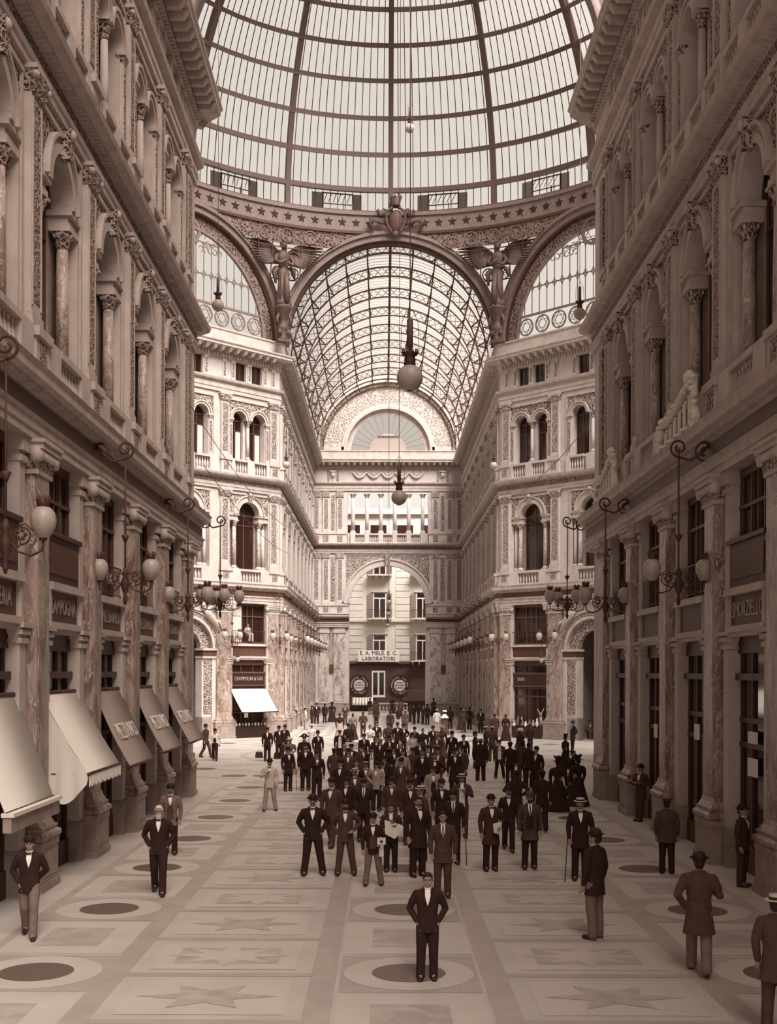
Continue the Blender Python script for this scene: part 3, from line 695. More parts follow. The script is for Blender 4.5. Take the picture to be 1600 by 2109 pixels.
for lvl, (prof, band, dent) in ENT.items():
    for pn, path in PATHS.items():
        paths = [path]
        if lvl == 1 and pn == 'far': paths = [path[:3]+[(-3.9,YE)], [(3.9,YE)]+path[3:]]
        b = MB()
        for p in paths:
            b.sweep(prof, p, -1, 'stone_trim')
            if band: b.sweep([(band[0]-.05,band[2]),(band[1],band[2]),(band[1],band[3]),(band[0]-.05,band[3])], p, -1, band[4])
            for (ax, ay), (ex, ey) in zip(p[:-1], p[1:]):
                A = Vector((ax, ay)); E = Vector((ex, ey)); d = (E-A); Ln = d.length; d.normalize(); nn = Vector((d.y, -d.x))
                b.T = Matrix(((d.x, -nn.x, 0, ax), (d.y, -nn.y, 0, ay), (0, 0, 1, 0), (0, 0, 0, 1)))
                vis0 = 28.0 if (pn != 'far' and abs(ax) == abs(ex)) else 0
                if dent:
                    o0, o1, z0, z1, st, wd = dent; x = .3
                    while x < Ln-.3:
                        yy = ay+d.y*x
                        if yy > 14 or pn == 'far': b.box(x, x+wd, -o1, -o0, z0, z1, 'stone_trim')
                        x += st
                if lvl == 4:
                    x = .5
                    while x < Ln-.5:
                        yy = ay+d.y*x
                        if yy > 20 or pn == 'far': b.taper(x, -.5, 25.40, 25.66, .10, .22, .14, .38, 'stone_trim')
                        x += .62
                b.T = None
        o = new('trim_%d' % tn, b); tn += 1
        struct(o, {1: 'heavy cornice above the shops', 2: 'carved string cornice under the third storey', 3: 'plain moulding under the attic windows', 4: 'great bracketed top cornice and parapet'}[lvl]+{'left': ' of the left near wing', 'right': ' of the right near wing', 'far': ' round the octagon and far arm'}[pn], 'cornice')

# ------------------------------------------------------------------ glass and iron
ZS = 26.9
def vault(y0, y1, nm, glass, label, nper, detail=True):
    R = 7.45 if detail else 8.1; RG = 1 if detail else 1.115; root = struct(new(nm, MB().box(-7.7,-7.4,y0,y1,ZS-.1,ZS+.1,'iron').box(7.4,7.7,y0,y1,ZS-.1,ZS+.1,'iron')), label, 'ceiling')
    g = MB(); n = 32; k = 2
    g.add([(R*cos(pi*i/n), y, ZS+R*sin(pi*i/n)) for y in (y0, y1) for i in range(n+1)], [(i,i+1,n+2+i,n+1+i) for i in range(n)], glass); new('pane', g, root)
    L = y1-y0; nb = nper
    def girder():
        b = MB(); m = 48
        for rr in (7.30, 6.62):
            b.ring(0, ZS, rr-.07, rr, -.10, .10, 'iron', n=m)
        st = 36
        for i in range(st):
            a0 = pi*i/st; a1 = pi*(i+1)/st
            for ra, rb in ((7.26,6.62),(6.62,7.26)):
                b.bar((ra*cos(a0),0,ZS+ra*sin(a0)),(rb*cos(a1),0,ZS+rb*sin(a1)),.026,'iron')
        return b
    for i in range(nb+1 if detail else nb-4): new('lattice_girder', K('girder', girder), root, (0, y0+.15+(L-.3)*i/nb, 0))
    for k in range(1, 14):
        a = pi*k/14; b = MB(); ca, sa = cos(a), sin(a)
        b.bar((7.3*RG*ca,y0,ZS+7.3*RG*sa),(7.3*RG*ca,y1,ZS+7.3*RG*sa),.075 if k != 7 else .13,'iron')
        if detail:
            for i in range(nb+1):
                yy = y0+.15+(L-.3)*i/nb
                for d in (-1, 1):
                    if y0 < yy+d*.9 < y1: b.bar((6.66*ca,yy,ZS+6.66*sa),(7.22*ca,yy+d*.95,ZS+7.22*sa),.05,'iron')
        new('purlin', b, root)
    b = MB(); m = int(L/.62); seg = 20
    for i in range(m):
        y = y0+L*(i+.5)/m; b.tube([(7.4*RG*cos(pi*j/seg),y,ZS+7.4*RG*sin(pi*j/seg)) for j in range(seg+1)], .018, 'iron_pale', 4, smooth=False)
    tag(new('glazing_bars', b, root), 'fine curved glazing bars of the glass vault', kind='stuff')
    return root
vault(YF+.5, YE, 'ceiling_far', 'roof_glass', 'barrel vault of iron lattice girders and glass over the far arm', 8)
vault(YN0, YN-.5, 'ceiling_near', 'dimming_glass', 'glass barrel vault over the near wing, above the frame', 8, False)
# arch rings on the octagon faces
def face_T(az):  # az=0: far face (+Y); returns matrix with local -y pointing into the hall
    c = Vector((AP*sin(az), OC+AP*cos(az), 0)); return Matrix.Translation(c) @ Matrix.Rotation(-az, 4, 'Z')
def arch_ring(az, lab):
    b = MB(); b.T = face_T(az)
    if az > 3:
        b.ring(0, ZS, 7.9, 8.3, -.3, .3, 'iron_pale', n=56); return struct(new('trim_%d' % globals()['tn'], b), lab, 'arch')
    b.ring(0, ZS, 7.12, 7.6, -.35, .4, 'iron_pale', n=56); b.ring(0, ZS, 7.5, 7.72, -.5, .1, 'iron_pale', n=56); b.ring(0, ZS, 6.98, 7.14, -.1, .6, 'iron', n=56)
    return struct(new('trim_%d' % globals()['tn'], b), lab, 'arch')
for k, lab in ((0,'great iron arch at the mouth of the far arm'),(1,'iron arch over the right diagonal lunette'),(-1,'iron arch over the left diagonal lunette'),(2,'iron arch over the right arm'),(-2,'iron arch over the left arm'),(4,'iron arch over the near wing, above the frame')):
    arch_ring(k*pi/4, lab); tn += 1
def lunette(az, lab):
    b = MB(); z0 = ZS+.05; R = 6.2
    b.ring(0, ZS, R, 7.05, .05, .15, 'relief_iron', n=48); b.ring(0, ZS, R-.08, R+.06, -.02, .2, 'iron_pale', n=48)
    b.box(-7,7,0,.2,ZS-.05,ZS+.15,'iron_pale').box(-6.2,6.2,.03,.15,28.42,28.56,'iron_pale')
    step = .62; n = 9
    def top(x): return ZS+sqrt(max(0, R*R-x*x))
    for i in range(-n, n+1):
        x = i*step
        if abs(x) > R-.25: continue
        b.bar((x,.09,28.5),(x,.09,min(top(x),32.4)),.035,'iron_pale')
    for zr in (30.3, 32.35):
        for i in range(-n-1, n+1):
            x = (i+.5)*step
            if top(abs(x)+step/2) < zr+.1: continue
            for s in (-1, 1):
                b.tube([(x+.29*cos(a),.09,zr+s*(.22+.29*sin(a))-s*.51) for a in [pi*j/8 for j in range(9)]], .03, 'iron_pale', 4, smooth=False) if s > 0 or zr < 31 else None
            b.bar((x-.31,.09,zr),(x+.31,.09,zr),.05,'iron_pale')
    for i in range(-4, 5):
        x = i*1.36
        if abs(x) > 5.6: continue
        cz = 27.75
        b.ring(x,cz,.50,.60,.05,.12,'iron_pale',0,2*pi,20)
        for off in (0, pi/3):
            P = [(x+.52*cos(off+pi/2+2*pi*j/3),.09,cz+.52*sin(off+pi/2+2*pi*j/3)) for j in range(3)]
            b.tube(P, .035, 'iron_pale', 4, closed=True, smooth=False)
    b.ring(0,32.9,.72,.92,.0,.16,'iron_pale',0,2*pi,28)
    for off in (0, pi/3):
        P = [(.74*cos(off+pi/2+2*pi*j/3),.09,32.9+.74*sin(off+pi/2+2*pi*j/3)) for j in range(3)]; b.tube(P,.04,'iron_pale',4,closed=True,smooth=False)
    for i in range(40):   # scrolls above the long panes
        x = -3.6+7.2*((i*7) % 40)/39; z = 31.9+(i % 3)*.42
        if z < top(x)-.2 and z > 31.8 and abs(x) > 1.0: b.ring(x,z,.15,.2,.06,.11,'iron_pale',.3*i,.3*i+4.6,9)
    o = new('window_%d' % (3+az*4/pi), b); o.matrix_world = face_T(az); struct(o, lab, 'window')
    g = MB(); m = 32; P = [(R*cos(pi*i/m), ZS+R*sin(pi*i/m)) for i in range(m+1)]; g.add([(x,.16,z) for x, z in P], [tuple(range(m+1))], 'roof_glass'); new('pane', g, o)
relief('relief_iron', (.07, .038, .03), (.25, .18, .155), 5.0)
lunette(-pi/4, 'glazed lunette with star rosettes over the left diagonal facade'); lunette(pi/4, 'glazed lunette with star rosettes over the right diagonal facade')
# pendentive grilles between the arches and the ring
RR = 18.1; ZR = 34.5
def zarch(ph):
    f = round(ph/(pi/4))*(pi/4); t = AP*math.tan(ph-f); return ZS+sqrt(max(0, 7.7**2-t*t))
def PP(ph, z, back=0):
    f = round(ph/(pi/4))*(pi/4); ro = AP/cos(ph-f); q = min(1, max(0, (z-ZS)/(ZR-ZS))); r = ro+(RR-ro)*q+back; return (r*sin(ph), OC+r*cos(ph), z)
for sgn in (-1, 1):
    pc = sgn*pi/8; b = MB(); n = 60
    ph = [pc-pi/8+pi/4*i/n for i in range(n+1)]
    vs_ = []; 
    for p in ph: z = min(zarch(p), ZR); vs_ += [PP(p, max(z, min(33.35, ZR))), PP(p, ZR)]
    b.add(vs_, [(2*i,2*i+2,2*i+3,2*i+1) for i in range(n)], 'relief_iron')
    s = 1.02
    for i in range(-7, 8):
        p = pc+i*s/AP
        if abs(p-pc) > pi/8: continue
        za = zarch(p)
        if za < 33.2: b.tube([PP(p, za+(33.4-za)*j/6) for j in range(7)], .045, 'iron', 4, smooth=False)
        for k in range(8):
            z = 26.9+k*s+.5; p2 = p+.5*s/AP
            if z-.3 > max(zarch(p2-.3/AP), zarch(p2+.3/AP)) and z < 33.1:
                b.tube([PP(p2+.40*cos(a)/AP, z+.40*sin(a)) for a in [2*pi*j/12 for j in range(12)]], .05, 'iron', 4, closed=True, smooth=False)
                for a in (0, pi/3, 2*pi/3): b.bar(PP(p2+.4*cos(a)/AP, z+.4*sin(a)), PP(p2-.4*cos(a)/AP, z-.4*sin(a)), .028, 'iron')
    for k in range(7):
        z = 27.0+k*s; run = [p for p in ph if zarch(p) < z]
        if len(run) > 2: b.tube([PP(p, z) for p in run], .04, 'iron', 4, smooth=False)
    for i in range(9):
        p = pc-pi/8+(i+.5)*pi/36
        if zarch(p) < 33.4: b.tube([PP(p+.42*cos(a)/AP, 33.92+.42*sin(a), -.03) for a in [2*pi*j/14 for j in range(14)]], .05, 'iron_pale', 4, closed=True, smooth=False)
    o = struct(new('wall_spandrel_'+('left' if sgn < 0 else 'right'), b), 'iron grille of wheels filling the %s corner under the star ring' % ('left' if sgn < 0 else 'right'))
    g = MB(); vs_ = []
    for p in ph: z = min(zarch(p), ZR); vs_ += [PP(p, z, .15), PP(p, ZR, .15)]
    g.add(vs_, [(2*i,2*i+2,2*i+3,2*i+1) for i in range(n)], 'roof_glass'); new('pane', g, o)
# star ring
b = MB(); N = 128
def hoop(b, rz, m, a0=0, a1=2*pi, n=N):
    full = abs(a1-a0-2*pi) < 1e-6; k = len(rz); c = n if full else n+1
    vs_ = [(r*sin(a0+(a1-a0)*i/n), OC+r*cos(a0+(a1-a0)*i/n), z) for i in range(c) for r, z in rz]
    b.add(vs_, [(i*k+j, i*k+(j+1) % k, ((i+1) % c)*k+(j+1) % k, ((i+1) % c)*k+j) for i in range(n) for j in range(k)], m)
hoop(b, [(RR,ZR),(RR,35.8),(RR+.5,35.8),(RR+.5,ZR)], 'iron_pale'); hoop(b, [(RR-.12,35.7),(RR-.12,35.95),(RR+.5,35.95),(RR+.5,35.7)], 'iron_pale'); hoop(b, [(RR-.10,ZR-.08),(RR-.10,ZR+.1),(RR+.4,ZR+.1),(RR+.4,ZR-.08)], 'iron')
ringo = struct(new('trim_%d' % tn, b), 'broad iron ring studded with dark five-pointed stars below the dome', 'ring'); tn += 1
def star():
    b = MB(); P = [((.30 if i % 2 == 0 else .12)*cos(pi/2+pi*i/5), (.30 if i % 2 == 0 else .12)*sin(pi/2+pi*i/5)) for i in range(10)]; b.slab(P, -.05, .05, 'felt_black'); return b
NS = 120
for i in range(-29, 31):
    a = 2*pi*(i-.5)/NS
    if abs(a) > 1.45 or abs(a) < .055: continue
    s_ = new('star', K('star', star), ringo, (RR*sin(a), OC+RR*cos(a), 35.17)); s_.rotation_euler = (0, 0, -a)
# dome
DZ, DH = 35.9, 18.3
TH = [.0, .085, .21, .335, .46, .575, .69, .80, .91, 1.02, 1.13, 1.24, 1.35]
def DP(az, th, off=0):
    r = RR*cos(th); z = DZ+DH*sin(th); return Vector(((r+off*cos(th))*sin(az), OC+(r+off*cos(th))*cos(az), z+off*sin(th)))
b = MB(); hoop(b, [(RR,35.9),(RR,36.05),(RR+.7,36.05),(RR+.7,35.9)], 'iron'); dome = struct(new('ceiling_dome', b), 'great dome of iron ribs and glass over the octagon', 'ceiling')
mat('iron_dome', (.115, .072, .06), .65)
def rib():
    b = MB(); n = 30; 
    for w0, o0, o1 in ((.17,-.04,.05),(.07,.05,.62)):
        vs_ = []
        for i in range(n+1):
            th = TH[-1]*i/n
            for sx, oo in ((-w0,o0),(w0,o0),(w0,o1),(-w0,o1)): p = DP(0, th, oo); vs_.append((sx, p.y, p.z))
        b.add([(x, y-OC, z) for x, y, z in vs_], [(i*4+k, i*4+(k+1) % 4, i*4+4+(k+1) % 4, i*4+4+k) for i in range(n) for k in range(4)], 'iron_dome' if w0 > .1 else 'iron')
    return b
for k in range(16): o = new('rib', K('rib', rib), dome, (0, OC, 0), rot=-k*pi/8)
for j, th in enumerate(TH[1:]):
    b = MB(); rz = []
    for oo, dz in ((-.02,-.16),(-.02,.16),(.10,.16),(.10,-.16)): p = DP(0, th, oo); rz.append((p.y-OC, p.z+dz))
    hoop(b, rz, 'iron_dome', n=64); p = DP(0, th, .1); q = DP(0, th, .6); hoop(b, [(p.y-OC,p.z-.05),(p.y-OC,p.z+.05),(q.y-OC,q.z+.05),(q.y-OC,q.z-.05)], 'iron', n=64)
    new('purlin_ring', b, dome)
b = MB(); g = MB(); NA = 14
for sct in range(16):
    if not (sct <= 4 or sct >= 11): NAx = 4
    else: NAx = NA
    for k in range(1, NAx):
        az = (sct+k/NAx)*pi/8
        th1 = TH[-1] if k % 2 == 0 else TH[8]
        b.tube([DP(az, th1*i/14, .58) for i in range(15)], .036, 'iron', 4, smooth=False)
tag(new('glazing_bars', b, dome), 'thin glazing bars between the dome ribs', kind='stuff')
n1, n2 = 64, 16; vs_ = [tuple(DP(2*pi*i/n1, TH[-1]*j/n2, .62)) for j in range(n2+1) for i in range(n1)]
g.add(vs_, [(j*n1+i, j*n1+(i+1) % n1, (j+1)*n1+(i+1) % n1, (j+1)*n1+i) for j in range(n2) for i in range(n1)], 'roof_glass', False); new('pane', g, dome)
def hopper():
    b = MB(); w, z0, z1 = 1.05, 36.15, 37.3
    b.box(-w,w,-.08,.04,z0,z0+.06,'iron').box(-w,w,-.08,.04,z1-.05,z1,'iron').box(-w,-w+.06,-.08,.04,z0,z1,'iron').box(w-.06,w,-.08,.04,z0,z1,'iron').box(-w,w,-.06,.02,z0+.38,z0+.43,'iron')
    for i in range(6): b.bar((-w+.3+i*.32,-.04,z1-.05),(-w+i*.32+.05,-.3,z0+.42),.025,'iron')
    b.box(.35,.4,-.1,0,z0,z0+.5,'iron'); b.box(-w-.75,-w,-.02,.01,z0-.1,z1,'dusty_glass').box(w,w+.6,-.02,.01,z0-.1,z1,'dusty_glass'); return b
for k in range(-5, 5):
    a = (k+.5)*pi/8; p = DP(a, .03, .5); o = new('hopper_window', K('hopper', hopper), dome, (p.x, p.y, 0)); o.rotation_euler = (0, 0, -a)

# unseen flat-roofed blocks behind the facades, added to shade the street and stop leaks
for nm, x0, x1, y0, y1 in (('wall_block_far_left',-32,-8.7,88,121.8),('wall_block_far_right',8.7,32,88,121.8),('wall_block_near_left',-32,-8.7,-18,38),('wall_block_near_right',8.7,32,-18,38)):
    struct(new(nm, MB().box(x0,x1,y0,y1,0,27.5,'plaster_pale').box(x0-.3,x1+.3,y0,y1+.3,27.5,27.9,'plaster_pale')), 'unseen added mass of the '+nm[11:].replace('_', ' ')+' block behind the arcade facade')
# ------------------------------------------------------------------ street beyond the arch
b = MB(); b.box(-30,30,123.5,134,-.02,.02,'street'); struct(new('ground', b), 'paved street beyond the end arch', 'street')
BY = 134.0
bd = tag(new('apartment_building', MB().box(-16,16,BY,BY+4,5.5,22.2,'plaster_pale').box(-16,16,BY-.1,BY+4,0,5.5,'plaster_dark').box(-16,16,BY-.5,BY,22.2,22.8,'plaster_pale').box(-16,16,BY-.25,BY,10.1,10.35,'plaster_pale').box(-16,16,BY-.3,BY,5.35,5.55,'plaster_dark').box(-16,16,BY-.2,BY,17.6,17.8,'plaster_pale')), 'apartment house with balconies and shutters seen across the street through the arch', 'building')
for x in (-12.6,-8.2,-3.55,1.75,7.0,11.6):
    b = MB()
    for k in range(9): b.box(x-.8,x+.8,BY-.04,BY,10.6+k*.75,10.6+k*.75+.62,'plaster_pale'); b.box(x-.8,x+.8,BY-.06,BY,5.7+k*.72,5.7+k*.72+.6,'plaster_pale') if k < 6 else None
    new('rustication', b, bd)
def far_window(sh=True):
    b = MB(); b.box(-.75,.75,-.08,0,0,2.95,'linen_white').box(-.62,-.06,-.1,-.07,.1,2.2,'dark_glass').box(.06,.62,-.1,-.07,.1,2.2,'dark_glass').box(-.62,.62,-.1,-.07,2.35,2.85,'dark_glass').box(-.95,.95,-.2,0,2.95,3.1,'plaster_pale')
    return b
def far_shutter():
    b = MB(); b.box(-.27,.27,-.16,-.1,.1,2.8,'shutter')
    for k in range(12): b.box(-.23,.23,-.18,-.15,.2+k*.21,.32+k*.21,'shutter')
    return b
def far_balcony():
    b = MB(); b.box(-1.35,1.35,-.95,0,-.14,0,'plaster_pale')
    for x in (-1.1,-.4,.4,1.1): b.taper(x,-.35,-.45,-.14,.07,.1,.08,.35,'plaster_pale')
    b.bar((-1.33,-.92,.95),(1.33,-.92,.95),.03,'iron').bar((-1.33,-.92,.95),(-1.33,0,.95),.03,'iron').bar((1.33,-.92,.95),(1.33,0,.95),.03,'iron')
    for i in range(19): x = -1.33+2.66*i/18; b.bar((x,-.92,0),(x,-.92,.95),.026,'iron')
    return b
for x in (-10.3,-5.6,-.85,4.0,9.2):
    for z in (5.75, 10.5, 15.4):
        f = new('window', K('farwin', far_window), bd, (x, BY, z))
        for s in (-1, 1):
            if z > 6 or s < 0 or x > 0: new('shutter', K('farshut', far_shutter), f, (s*1.08, 0, 0))
        if z > 6 or x > 2: new('balcony', K('farbalc', far_balcony), bd, (x, BY, z-.02))
for x in (-10,-7,-4,-1,2,5,8,11): new('attic_window', K('attwin2', lambda: MB().box(-.9,.9,-.05,0,19.0,21.0,'dark_glass')), bd, (x, BY, 0))
dr = new('door', MB().box(-.75,.75,-.15,-.05,1.6,4.6,'linen_white').box(-.6,-.1,-.18,-.14,1.9,4.4,'dark_glass').box(.1,.6,-.18,-.14,1.9,4.4,'dark_glass'), bd, (-.95, BY, 0))
b = MB(); b.box(1.8,4.6,-1.0,-.1,1.2,1.3,'plaster_dark')
for i in range(22): b.bar((1.85+i*.13,-.98,1.3),(1.85+i*.13,-.98,2.4),.014,'iron_pale')
b.bar((1.8,-.98,2.4),(4.6,-.98,2.4),.03,'iron_pale'); new('railing', b, bd, (0, BY, 0))
# white board sign E. A. MELE E C. / LABORATORI
sg = new('signboard', MB().box(-2.3,2.3,-.06,0,-.65,.65,'linen_white')); sg.location = (-.95, BY-.45, 6.25); tag(sg, 'large white board lettered in two lines hung on the house beyond the arch', 'sign')
lettering(sg, 'E. A. MELE. E. C.', .62, 0, .31, -.075, 1.0, 'felt_brown'); lettering(sg, 'LABORATORI', .62, 0, -.32, -.075, 1.0, 'felt_brown')
def round_sign(x, lines, lab):
    b = MB(); b.ring(0,0,.0,1.14,-.06,.0,'black_paint',0,2*pi,40).ring(0,0,0,.64,-.08,-.05,'plaster_pale',0,2*pi,32).ring(0,0,1.1,1.18,-.09,0,'iron',0,2*pi,40)
    o = new('round_sign', b); o.location = (x, BY-.16, 2.95); tag(o, lab, 'sign')
    for i, t in enumerate(lines): lettering(o, t, .22, 0, .3-.29*i, -.09, .95, 'iron')
    top = 'MAGAZZINI ITALIANI'; bot = 'E. A. MELE C.'
    for s, up in ((top, True), (bot, False)):
        n = len(s); span = radians(200 if up else 110)
        for i, ch in enumerate(s):
            if ch == ' ': continue
            a = (pi/2+span/2-span*i/(n-1)) if up else (-pi/2-span/2+span*i/(n-1))
            me = text_mesh(ch, .3, .006, 'plaster_pale'); me.transform(Matrix.Rotation(-(a-pi/2) if up else -(a+pi/2), 4, 'Y'))
            new('letter', me, o, (.88*cos(a), -.08, .88*sin(a)))
round_sign(-3.12, ('LANERIA','CONFEZIONI','FANTASIA'), 'left of two round dark shop signs beyond the arch, with pale centre')
round_sign(1.42, ('SETERIA','BIANCHERIA','DRAPERIA'), 'right of two round dark shop signs beyond the arch, with pale centre')
b = MB()
for i in range(14): b.add([(-3.9+i*.165,-1.1,.95),(-3.9+(i+1)*.165,-1.1,.95),(-3.9+(i+1)*.165,0,1.6),(-3.9+i*.165,0,1.6)], [(0,1,2,3)], 'canvas_white' if i % 2 else 'canvas_grey'); b.box(-3.9+i*.165,-3.9+(i+1)*.165,-1.12,-1.1,.75,.95,'canvas_white' if i % 2 else 'canvas_grey')
o = new('striped_awning', b); o.location = (0, BY-.1, 0); tag(o, 'small striped awning over a dark shop front beyond the arch', 'awning')
st = MB(); st.box(-.9,2.2,-.2,.2,0,.3,'stone').box(-.9,2.2,-.24,.24,1.0,1.15,'stone')
for i in range(9): st.lathe([(.09,0),(.06,.08),(.12,.3),(.06,.55),(.09,.7)], -.75+i*.36, 0, 'stone', 8, .3)
o = new('stone_balustrade', st); o.location = (0, 127.5, 0); tag(o, 'low stone balustrade on the street side of the end arch', 'balustrade')
# ------------------------------------------------------------------ lettering on the shop signs
def sign_text(key, txt, size=.5, sx=1.0):
    g, W, c, w = SIGN[key][:4]
    lettering(g, txt, size, 0, 5.8, -.125, sx)
lk = sorted([k for k in SIGN if k[0] == -1], key=lambda k: SIGN[k][4]); 
for k in lk:
    Y = SIGN[k][4]
    if 20 < Y < 24: sign_text(k, 'MERCERIA', .5, .72)
    elif 24 < Y < 28: sign_text(k, 'SAMPOGNA', .52, .70)
    elif Y > 28: sign_text(k, 'PREZZO UNICO', .46, .58)
rk = [k for k in SIGN if k[0] == 1]
for k in rk:
    if 23 < SIGN[k][4] < 27:
        sign_text(k, 'SMORZIELLO', .5, .75)
for k in lk:
    g, W, c, w, Y = SIGN[k]
    if Y > 28:   # faint painted letters on the mezzanine railings
        o = new('rail_letters', text_mesh('CALZE', .42, .01, 'sign_letter', sx=.8), W.root, (c, -.14, 6.78))
def key_d(side, i): return ('d', side, i)
for side, i, t in ((-1, 2, 'CRAMPOLINI & GAS'), (1, 0, 'ERRK')):
    g, W, c, w = SIGN[key_d(side, i)]
    bd_ = new('fascia_board', MB().box(-w+.1,w-.1,-.06,.05,3.55,4.35,'black_paint').box(-w+.05,w-.05,-.1,.05,4.3,4.42,'window_frame').box(-w+.05,w-.05,-.1,.05,3.45,3.55,'window_frame'), W.root, (c, 0, 0))
    lettering(bd_, t, .34, 0 if side < 0 else -.75, 3.95, -.075, .8)

# ------------------------------------------------------------------ shop awnings
def awning(side_root_T, c, w, ztop, zbot, out, mname, label, group, sag=.12, curtain=None, letters=None, fringe=False, box=False):
    """curved canvas blind on two iron arms; c = distance along the wall"""
    b = MB(); n = 10; vs_ = []
    for i in range(n+1):
        t = i/n; y = -.05-out*t; z = ztop+(zbot-ztop)*t - sag*sin(pi*t)
        vs_ += [(-w, y, z), (w, y, z), (-w, y+.02, z-.02), (w, y+.02, z-.02)]
    fs = []
    for i in range(n): q = i*4; fs += [(q,q+1,q+5,q+4), (q+2,q+6,q+7,q+3), (q,q+4,q+6,q+2), (q+1,q+3,q+7,q+5)]
    b.add(vs_, fs, mname, True)
    root = bpy.data.objects.new('shop_awning', b.mesh('shop_awning')); C.objects.link(root)
    root.matrix_world = side_root_T @ Matrix.Translation((c, 0, 0)); tag(root, label, 'awning', group)
    r = MB(); r.bar((-w,-.04,ztop),(w,-.04,ztop),.05,'dark_wood',8); new('roller', r, root)
    r = MB(); r.bar((-w-.03,-.05-out,zbot),(w+.03,-.05-out,zbot),.035,'dark_wood',8); new('front_bar', r, root)
    for s in (-1, 1): r = MB(); r.bar((s*w*.98,-.0,zbot+.0),(s*w*.98,-.05-out,zbot-.01),.018,'iron'); new('arm', r, root)
    if fringe:
        r = MB()
        for i in range(46):
            x = -w+2*w*(i+.5)/46; r.box(x-.012-(i % 3)*.004,x+.016,-.07-out-.01*(i % 2),-.05-out,zbot-.27+.03*(i*7 % 3),zbot,'canvas_white')
        tag(new('fringe', r, root), 'hanging white thread fringe', kind='stuff')
    if letters:
        me = text_mesh(letters[0], letters[1], .004, 'canvas_white', sx=letters[2]); t = .52
        ang = atan2(out, ztop-zbot)
        me.transform(Matrix.Rotation(-ang, 4, 'X')); new('lettering', me, root, (0, -.05-out*t-.03, ztop+(zbot-ztop)*t-sag*.98+.03))
    if curtain:
        r = MB(); m = 14; k = 10; vs_ = []
        for i in range(m+1):
            u = i/m
            for j in range(k+1):
                v = j/k; z0 = ztop+(zbot-ztop)*u-sag*sin(pi*u); zb = z0-(1.75*sin(pi*min(1, .25+u*.7))*(1-.35*u)+.05)
                z = z0+(zb-z0)*v; y = -.05-out*u+.05*v; x = curtain*w+curtain*.04*sin(u*16)*v
                vs_.append((x, y, z))
        r.add(vs_, [(i*(k+1)+j,(i+1)*(k+1)+j,(i+1)*(k+1)+j+1,i*(k+1)+j+1) for i in range(m) for j in range(k)], 'canvas_white', True)
        new('side_curtain', r, root)
    if box:
        r = MB(); r.box(-w-.05,w+.05,-.15-out,.0-out,zbot-.32,zbot-.03,'plinth_stone').box(-w-.08,w+.08,-.2-out,.02-out,zbot-.05,zbot+.02,'canvas_white'); new('valance_box', r, root)
    return root
TL = WL.M; bx_ = {round(SIGN[k][4], 1): SIGN[k] for k in lk}
def near_bay(Y): k = min(lk, key=lambda q: abs(SIGN[q][4]-Y)); return SIGN[k]
g_ = 'canvas blinds over the shops of the left wing'
for Y, args in ((21.6, dict(ztop=3.95, zbot=1.95, out=.72, mname='canvas_white', label='large pale awning with a carved valance, nearest to the camera on the left', box=True, sag=.05)),
                (26.2, dict(ztop=3.95, zbot=2.25, out=1.0, mname='canvas_white', label='white awning with thread fringe and hanging side curtain under the SAMPOGNA sign', fringe=True, curtain=-1, sag=.06)),
                (30.8, dict(ztop=3.95, zbot=2.05, out=.92, mname='canvas_grey', label='grey lettered awning next beyond the white fringed one', letters=('PREZZO UNICO', .62, .5))),
                (35.3, dict(ztop=3.95, zbot=2.1, out=.92, mname='canvas_grey', label='grey lettered awning between the other two grey ones', letters=('PREZZO UNICO', .62, .5))),
                (39.9, dict(ztop=3.95, zbot=2.1, out=.92, mname='canvas_grey', label='farthest grey awning of the left wing, by the octagon corner', letters=('PREZZO UNICO', .62, .5)))):
    g, W, c, w, YY = near_bay(Y)
    awning(TL, c, w+.18, group=g_, **args)
g, W, c, w = SIGN[('d', -1, 2)]
awning(W.M, c, w+.02, 3.3, 1.75, 1.3, 'canvas_white', 'plain white awning over the shop on the left diagonal facade', None, sag=.03)
# goods in the shop windows of the diagonal facades
def display(side, i, lab, horn=False):
    g, W, c, w = SIGN[('d', side, i)]
    b = MB(); b.box(-w+.05,w-.05,-.25,.1,0,.75,'black_paint'); root = new('shop_window_display', b); root.matrix_world = W.M @ Matrix.Translation((c, 0, 0)); tag(root, lab, 'display')
    rr = random.Random(side)
    if horn:
        for k in range(9):
            x = -w+.2+k*(2*w-.4)/8; h = rr.uniform(.25, .8); v = MB()
            v.lathe([(.05,0),(.13,h*.3),(.10,h*.6),(.05,h*.85),(.08,h)], 0, 0, ('canvas_white','cloth_grey','cloth_tan')[k % 3], 9); new('ornament', v, root, (x, -.1, .75))
        v = MB(); v.tube([(0,0,0),(.05,0,.45),(0,0,.8)],[.06,.12,.08],'cloth_tan',8); v.sphere((.05,-.05,.9),.1,.13,.1,'cloth_tan',8,6)
        for s in (-1, 1): v.tube([(s*.05,0,.95),(s*.2,0,1.15),(s*.28,0,1.3)],[.03,.02,.01],'canvas_white',5)
        new('horned_figure', v, root, (w-.55, -.12, .75))
    else:
        for k in range(11):
            x = -w+.15+k*(2*w-.3)/10; v = MB(); v.lathe([(.02,0),(.07,.05),(.075,.2),(.03,.26)], 0, 0, 'canvas_white' if k % 3 else 'brass', 9); new('vase', v, root, (x, -.12, .75))
        v = MB(); v.box(-.16,.16,-.02,.0,0,.3,'paper'); new('card', v, root, (-.2, -.05, 1.35))
display(-1, 2, 'row of small vases in the window below the white awning on the left')
display(1, 0, 'crowded shop window of ornaments and a horned figure on the right diagonal', True)
